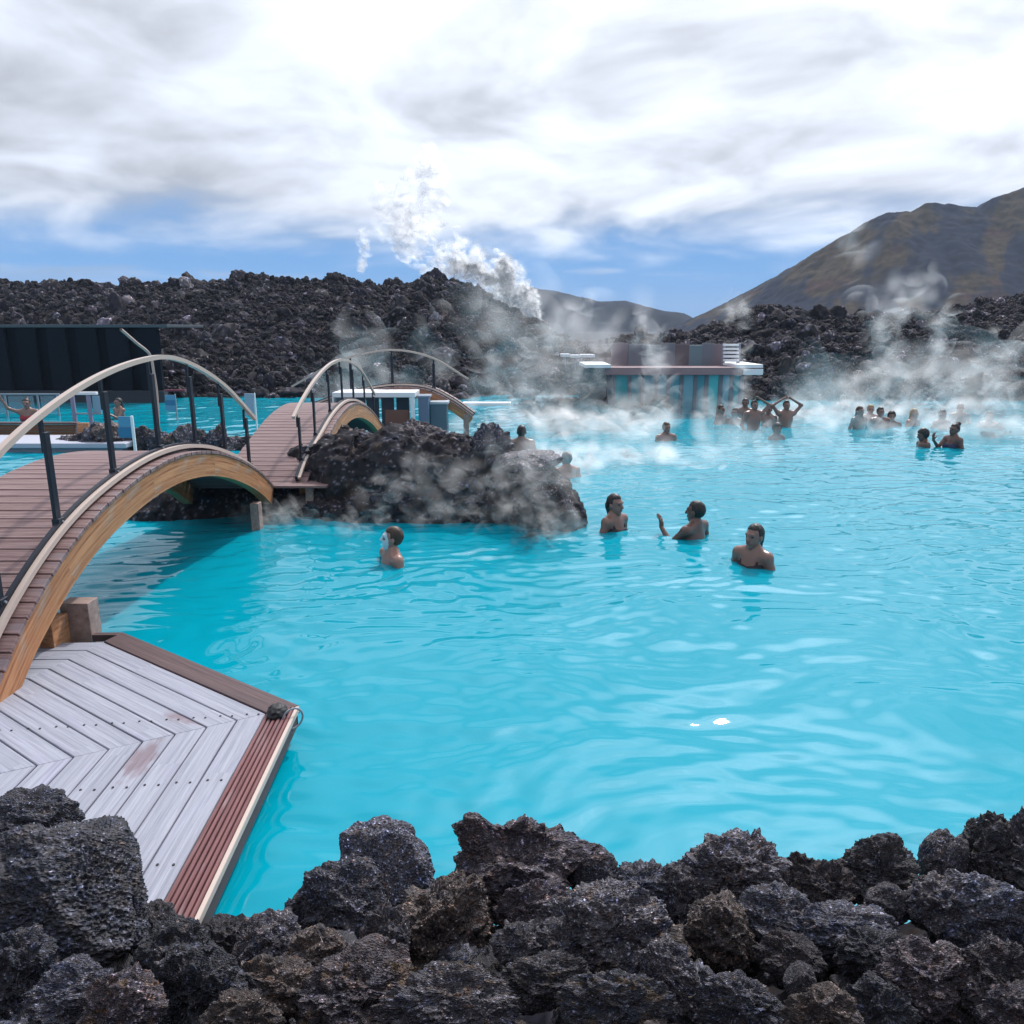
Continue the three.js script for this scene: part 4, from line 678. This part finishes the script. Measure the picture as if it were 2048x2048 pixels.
const hairs = { dark: std([0.012, 0.009, 0.008], 0.5), brown: std([0.05, 0.026, 0.014], 0.55), blond: std([0.32, 0.21, 0.1], 0.6), grey: std([0.33, 0.32, 0.31], 0.6) };
const cloth = { black: std([0.012, 0.012, 0.016], 0.7), navy: std([0.015, 0.025, 0.07], 0.7), red: std([0.3, 0.02, 0.03], 0.7) };
function bather(label, px, py, ht, turn, o = {}) {
  const at = o.z ? onZ(px, 900, -o.z) : onY(px, py, 0), t = thing('person', label, 'person', [at.x, 0, at.z], turn, o.group);
  const head = o.head ?? [0, 0], sh = o.sh ?? 0.185, fine = !!o.fine;
  mk('body', bodyGeo({ ht, sh, arms: o.arms ?? ['down', 'down'], fine, mask: !!o.mask, head, bust: !!o.suit }), skins[o.skin ?? 'mid'], t);
  if (o.hair !== 'none') mk('hair', hairGeo(ht, o.hair ?? 'short', head, fine), hairs[o.tone ?? 'dark'], t);
  if (o.suit) mk('swimsuit', suitGeo(ht, sh, fine), cloth[o.suit], t);
  return t;
}
const WEST = -Math.PI / 2, EAST = Math.PI / 2, AWAY = Math.PI, GA = 'bathers standing in the lagoon';
bather('bather with a white mud mask on the face, alone before the islet', 783, 1124, 0.37, WEST + 0.5, { fine: true, mask: true, hair: 'short', tone: 'brown', skin: 'fair', head: [-0.1, -0.35], group: GA });
bather('slim bather with hair up, standing just past the islet tip', 1229, 1060, 0.43, 0.75, { fine: true, hair: 'tied', tone: 'dark', skin: 'mid', sh: 0.15, suit: 'black', group: GA });
bather('short-haired man holding a raised hand in front of him', 1388, 1074, 0.42, WEST - 0.75, { fine: true, hair: 'short', tone: 'dark', skin: 'tan', sh: 0.195, arms: ['down', 'reach'], head: [0, 0.15], group: GA });
bather('woman in a black swimsuit with tied dark hair, nearest bather in the open water', 1504, 1130, 0.42, WEST + 0.75, { fine: true, hair: 'tied', tone: 'dark', skin: 'mid', sh: 0.16, suit: 'black', head: [0, -0.1], group: GA });
bather('bare-backed bather seen behind the flat slab of the islet', 1043, 900, 0.66, AWAY, { z: 13.6, hair: 'short', tone: 'dark', skin: 'tan', group: GA });
bather('blurred pale bather in the mist just beyond the islet tip', 1132, 955, 0.42, AWAY + 0.4, { hair: 'short', tone: 'grey', skin: 'fair', group: GA });
bather('faint lone bather in thick mist in front of the pavilion', 1332, 882, 0.4, 0.3, { hair: 'short', tone: 'brown', skin: 'mid', group: GA });
bather('tall bather with one arm raised to the head, middle of the group by the pavilion', 1506, 858, 0.68, 0.2, { hair: 'short', tone: 'dark', skin: 'mid', sh: 0.2, arms: ['down', 'head'], group: GA });
bather('dark bather behind the tall one by the pavilion', 1488, 846, 0.62, -0.4, { hair: 'short', tone: 'dark', skin: 'tan', group: GA });
bather('small bather at the pavilion corner, half hidden by steam', 1440, 846, 0.46, 0.9, { hair: 'long', tone: 'brown', group: GA });
bather('short bather between the pavilion corner and the group', 1468, 848, 0.4, -0.8, { hair: 'tied', tone: 'dark', group: GA });
bather('bather with arms folded low between the tall man and the one with hands on head', 1535, 850, 0.5, -0.5, { hair: 'short', tone: 'dark', sh: 0.165, arms: ['front', 'down'], group: GA });
bather('bare-chested man with both hands on his head', 1570, 852, 0.62, 0.1, { hair: 'short', tone: 'dark', sh: 0.2, arms: ['head', 'head'], group: GA });
bather('dark-haired child in front of the group, neck deep', 1553, 880, 0.36, 0.2, { hair: 'curly', tone: 'dark', skin: 'tan', sh: 0.13, group: GA });
bather('pale-haired swimmer with a raised arm at the far shore', 1685, 812, 0.34, 0.4, { hair: 'short', tone: 'grey', skin: 'fair', arms: ['wave', 'down'], group: GA });
bather('long-haired bather at the end of the right-hand row of four', 1717, 856, 0.52, 0.4, { hair: 'long', tone: 'brown', group: GA });
bather('pale bather second in the right-hand row of four', 1738, 850, 0.5, -0.2, { hair: 'short', tone: 'blond', skin: 'fair', group: GA });
bather('broad-shouldered bather third in the right-hand row of four', 1758, 856, 0.5, 0.1, { hair: 'short', tone: 'dark', sh: 0.2, group: GA });
bather('bather with bobbed hair last in the right-hand row of four', 1781, 852, 0.36, -0.3, { hair: 'curly', tone: 'dark', group: GA });
bather('faint bather fading into the steam right of the row of four', 1826, 852, 0.42, 0.5, { hair: 'long', tone: 'blond', skin: 'fair', group: GA });
bather('dark curly head leaning forward, beside the woman with the bun', 1846, 893, 0.36, WEST, { hair: 'curly', tone: 'dark', skin: 'tan', sh: 0.15, head: [0.25, 0], group: GA });
bather('dark woman with a bun raising one hand at the right', 1904, 895, 0.48, WEST + 0.3, { hair: 'bun', tone: 'dark', skin: 'tan', sh: 0.165, suit: 'navy', arms: ['reach', 'down'], group: GA });
bather('hazy bather behind and left of the woman with the bun', 1882, 856, 0.44, 0.2, { hair: 'short', tone: 'brown', group: GA });
bather('pale-faced bather rising above the woman with the bun', 1917, 846, 0.5, -0.2, { hair: 'short', tone: 'grey', skin: 'fair', group: GA });
bather('last faint bather in the steam near the right edge', 1976, 852, 0.36, 0, { hair: 'short', tone: 'brown', skin: 'fair', group: GA });
bather('dark-haired bather in pink with one arm up in the left pool', 60, 858, 0.72, 0.3, { hair: 'bun', tone: 'dark', suit: 'red', arms: ['wave', 'down'], group: GA });
bather('bather half hidden behind a bridge post in the left pool', 240, 838, 0.55, -0.6, { hair: 'long', tone: 'dark', arms: ['down', 'front'], group: GA });
stage('people');

// ---------------------------------------------------------------- steam: drifting droplets as clouds of small soft flakes in every direction
{
  const soft = texture(64, 64, (u, v) => { const r = Math.hypot(u - 0.5, v - 0.5) * 2, k = Math.pow(clamp(1 - r * r, 0, 1), 2.0) * (0.85 + 0.3 * fbm(u * 4, v * 4, 3, 2)); return [k, k, k]; }, false);
  const firm = texture(64, 64, (u, v) => { const r = Math.hypot(u - 0.5, v - 0.5) * 2, k = Math.pow(clamp(1 - r * r, 0, 1), 0.6); return [k, k, k]; }, false);
  const vapour = (opacity) => new THREE.MeshPhysicalMaterial({ color: col(0.99, 0.99, 0.99), roughness: 1, specularIntensity: 0, transmission: 0.9, thickness: 0, transparent: true, opacity, alphaMap: opacity > 0.4 ? firm : soft, side: THREE.DoubleSide, depthWrite: false });
  const flake = new THREE.SphereGeometry(1.25, 9, 4, 0, Math.PI * 2, 0, 0.9).translate(0, -1, 0); // a curled shred of vapour, soft towards its rim
  { const p = flake.attributes.position, uv = flake.attributes.uv; for (let i = 0; i < p.count; i++) { const th = Math.acos(clamp((p.getY(i) + 1) / 1.25, -1, 1)) / 0.9, ph = Math.atan2(p.getZ(i), p.getX(i)); uv.setXY(i, 0.5 + 0.5 * th * Math.cos(ph), 0.5 + 0.5 * th * Math.sin(ph)); } }
  function steam(name, label, opacity, streams, sdn) {
    seed = sdn; const mats = [], q = new THREE.Quaternion(), e = new THREE.Euler();
    for (const { path, n, r, size, wisp = 1, flat = 1, freq = 0.6 } of streams) {
      const cv = new THREE.CatmullRomCurve3(path.map((p) => p.isVector3 ? p : new THREE.Vector3(...p)));
      let made = 0, tries = 0;
      while (made < n && tries++ < n * 12) {
        const u = rnd(), c = cv.getPoint(u), rad = table(r)(u), a = rr(0, 6.283), b = Math.acos(rr(-1, 1)), k = rad * Math.cbrt(rnd());
        const x = c.x + k * Math.sin(b) * Math.cos(a), y = c.y + k * Math.cos(b) * flat, z = c.z + k * Math.sin(b) * Math.sin(a);
        if (wisp && fbm(x * freq, y * freq * 0.45, z * freq, 3) + 0.1 < rnd() * 0.45 * wisp) continue;
        if (y < 0.03) continue;
        const sz = table(size)(u) * rr(0.6, 1.3); e.set(rr(0, 6.3), rr(0, 6.3), rr(0, 6.3)); q.setFromEuler(e);
        mats.push(new THREE.Matrix4().compose(new THREE.Vector3(x, y, z), q, new THREE.Vector3(sz * rr(0.55, 1.5), sz * rr(0.5, 1.3), sz * rr(0.55, 1.5)))); made++;
      }
    }
    const im = new THREE.InstancedMesh(flake, vapour(opacity), mats.length); mats.forEach((m, i) => im.setMatrixAt(i, m)); im.name = numbered(name); im.receiveShadow = true; scene.add(im);
    return tag(im, label, 'steam', null, 'stuff');
  }
  const P = (px, py, z) => onZ(px, py, -z);
  steam('lagoon_mist', 'thin veil of mist lying low over the warm lagoon', 0.2, [
    { path: [P(900, 850, 17.5), P(1150, 858, 17.5), P(1450, 850, 18)], n: 230, r: [[0, 1.7], [1, 2.0]], size: [[0, 0.34], [1, 0.36]], flat: 0.2, freq: 0.3, wisp: 0.6 },
    { path: [P(1450, 832, 20), P(1750, 830, 20), P(2080, 826, 20)], n: 240, r: [[0, 1.6], [1, 2.2]], size: [[0, 0.34], [1, 0.38]], flat: 0.2, freq: 0.3, wisp: 0.6 },
    { path: [P(1700, 850, 17.4), P(1850, 850, 17.4), P(2080, 850, 17.4)], n: 40, r: [[0, 0.9], [1, 1.2]], size: [[0, 0.34], [1, 0.34]], flat: 0.25, freq: 0.4, wisp: 0.6 },
    { path: [P(880, 820, 21), P(1200, 822, 21), P(1450, 824, 21)], n: 140, r: [[0, 1.8], [1, 2]], size: [[0, 0.36], [1, 0.38]], flat: 0.22, freq: 0.3, wisp: 0.6 },
    { path: [P(1080, 930, 12.6), P(1200, 925, 12.8), P(1420, 915, 13)], n: 170, r: [[0, 1.2], [0.5, 1.2], [1, 0.9]], size: [[0, 0.25], [1, 0.26]], flat: 0.2, freq: 0.5, wisp: 0.6 },
  ], 71);
  steam('islet_mist', 'faint mist clinging to the water line of the lava islet', 0.06, [
    { path: [P(480, 1030, 9.2), P(700, 1040, 8.7), P(900, 1046, 8.5), P(1120, 1050, 8.3)], n: 472, r: [[0, 0.3], [1, 0.4]], size: [[0, 0.11], [1, 0.13]], flat: 0.6, freq: 0.8, wisp: 0.5 },
    { path: [P(740, 995, 8.8), P(900, 965, 8.7), P(1090, 960, 8.5)], n: 283, r: [[0, 0.4], [1, 0.55]], size: [[0, 0.14], [1, 0.16]], freq: 0.8, wisp: 0.6 },
  ], 76);
  steam('rising_steam', 'tall wisps of steam rising before the right-hand lava bank', 0.12, [
    { path: [P(1810, 800, 23), P(1790, 720, 23), P(1775, 640, 23), P(1750, 560, 23.5), P(1720, 460, 24)], n: 121, r: [[0, 0.9], [0.5, 0.6], [1, 0.8]], size: [[0, 0.36], [1, 0.45]], freq: 0.8, wisp: 1.3 },
    { path: [P(1915, 800, 23), P(1905, 720, 23), P(1890, 650, 23), P(1850, 560, 23.5)], n: 89, r: [[0, 0.9], [0.6, 0.5], [1, 0.7]], size: [[0, 0.36], [1, 0.40]], freq: 0.8, wisp: 1.2 },
    { path: [P(1985, 800, 23), P(1990, 740, 23), P(1975, 670, 23)], n: 65, r: [[0, 0.9], [1, 0.5]], size: [[0, 0.34], [1, 0.34]], freq: 0.8 },
    { path: [P(1690, 800, 23.2), P(1860, 775, 23.2), P(2080, 775, 23.2)], n: 59, r: [[0, 0.5], [0.4, 1.0], [1, 1.0]], size: [[0, 0.40], [1, 0.45]], freq: 0.6 },
  ], 72);
  steam('pavilion_steam', 'steam drifting up in front of the pavilion and the end of the ridge', 0.095, [
    { path: [P(1210, 838, 20.4), P(1340, 828, 20.4), P(1470, 828, 20.6)], n: 144, r: [[0, 0.7], [0.5, 0.9], [1, 0.5]], size: [[0, 0.29], [1, 0.29]], freq: 0.7, flat: 0.8 },
    { path: [P(1330, 820, 20), P(1320, 760, 20), P(1305, 690, 20.2), P(1300, 610, 20.4)], n: 112, r: [[0, 1.0], [0.5, 0.6], [1, 0.4]], size: [[0, 0.29], [1, 0.27]], freq: 0.7, wisp: 1.2 },
    { path: [P(1475, 790, 20.2), P(1475, 700, 20.4), P(1470, 600, 20.6)], n: 59, r: [[0, 0.3], [1, 0.35]], size: [[0, 0.22], [1, 0.26]], freq: 0.7 },
    { path: [P(1000, 810, 20), P(1060, 770, 20.5), P(1120, 700, 21), P(1180, 650, 21.5)], n: 126, r: [[0, 1.1], [0.5, 1.4], [1, 0.9]], size: [[0, 0.40], [1, 0.44]], freq: 0.4, wisp: 0.8 },
    { path: [P(1090, 838, 19), P(1160, 815, 19.5), P(1230, 800, 20)], n: 74, r: [[0, 0.7], [1, 0.9]], size: [[0, 0.30], [1, 0.30]], freq: 0.5, wisp: 0.8 },
  ], 73);
  steam('ridge_mist', 'thin bluish veil of mist in front of the lava ridge', 0.07, [
    { path: [P(700, 760, 21), P(900, 700, 22), P(1060, 640, 23)], n: 150, r: [[0, 1.4], [1, 2.0]], size: [[0, 0.55], [1, 0.65]], freq: 0.3, wisp: 0.5 },
  ], 77);
  steam('lagoon_haze', 'broad soft haze of steam over the far half of the lagoon', 0.085, [
    { path: [P(1050, 800, 21.5), P(1300, 790, 22), P(1500, 790, 22.2)], n: 55, r: [[0, 1.2], [1, 1.3]], size: [[0, 0.8], [1, 0.9]], freq: 0.3, wisp: 0.4 },
    { path: [P(1560, 800, 22.4), P(1800, 780, 22.4), P(2100, 770, 22.4)], n: 75, r: [[0, 0.9], [0.4, 1.5], [1, 1.7]], size: [[0, 0.8], [1, 0.95]], freq: 0.3, wisp: 0.4 },
    { path: [P(1650, 860, 16.6), P(1850, 870, 16.6), P(2100, 870, 16.6)], n: 30, r: [[0, 0.9], [1, 1.2]], size: [[0, 0.6], [1, 0.65]], flat: 0.25, freq: 0.3, wisp: 0.4 },
    { path: [P(1120, 930, 13.5), P(1400, 920, 13.8), P(1650, 900, 14.5)], n: 38, r: [[0, 1.2], [1, 1.3]], size: [[0, 0.55], [1, 0.6]], flat: 0.22, freq: 0.3, wisp: 0.4 },
  ], 78);
  const Z = 190;
  steam('steam_column', 'dense white column of steam billowing up behind the lava ridge', 0.36, [
    { path: [P(1088, 640, Z), P(1070, 615, Z), P(1040, 592, Z), P(1010, 572, Z)], n: 371, r: [[0, 0.9], [0.5, 3.4], [1, 4.6]], size: [[0, 0.87], [1, 1.30]], freq: 0.28, wisp: 1.6 },
    { path: [P(1030, 572, Z), P(1010, 548, Z), P(975, 535, Z)], n: 371, r: [[0, 4], [0.6, 4.6], [1, 4]], size: [[0, 1.16], [1, 1.45]], freq: 0.26, wisp: 1.7 },
    { path: [P(985, 575, Z), P(950, 545, Z), P(915, 515, Z), P(925, 470, Z)], n: 371, r: [[0, 4], [0.6, 5], [1, 4.2]], size: [[0, 1.30], [1, 1.59]], freq: 0.24, wisp: 1.9 },
    { path: [P(900, 540, Z), P(860, 520, Z), P(830, 480, Z), P(860, 420, Z), P(865, 360, Z), P(858, 320, Z)], n: 192, r: [[0, 4.2], [0.4, 5.6], [0.8, 4], [1, 3]], size: [[0, 1.45], [1, 1.89]], freq: 0.2, wisp: 2.1 },
  ], 74);
  steam('steam_wisps', 'torn wisps trailing from the top of the steam column', 0.28, [
    { path: [P(860, 480, Z), P(800, 470, Z), P(770, 430, Z), P(800, 400, Z), P(850, 330, Z)], n: 240, r: [[0, 7], [0.5, 7], [1, 5]], size: [[0, 1.6], [1, 2]], freq: 0.14, wisp: 2 },
    { path: [P(722, 545, Z), P(728, 505, Z), P(722, 455, Z), P(712, 410, Z)], n: 62, r: [[0, 0.6], [0.5, 2.2], [1, 4]], size: [[0, 0.8], [1, 1.8]], freq: 0.2, wisp: 1.6 },
    { path: [P(-20, 590, Z), P(15, 584, Z), P(42, 576, Z)], n: 100, r: [[0, 1.6], [1, 1]], size: [[0, 0.8], [1, 0.7]], freq: 0.2 },
  ], 75);
}
stage('steam');

renderer.render(scene, camera);
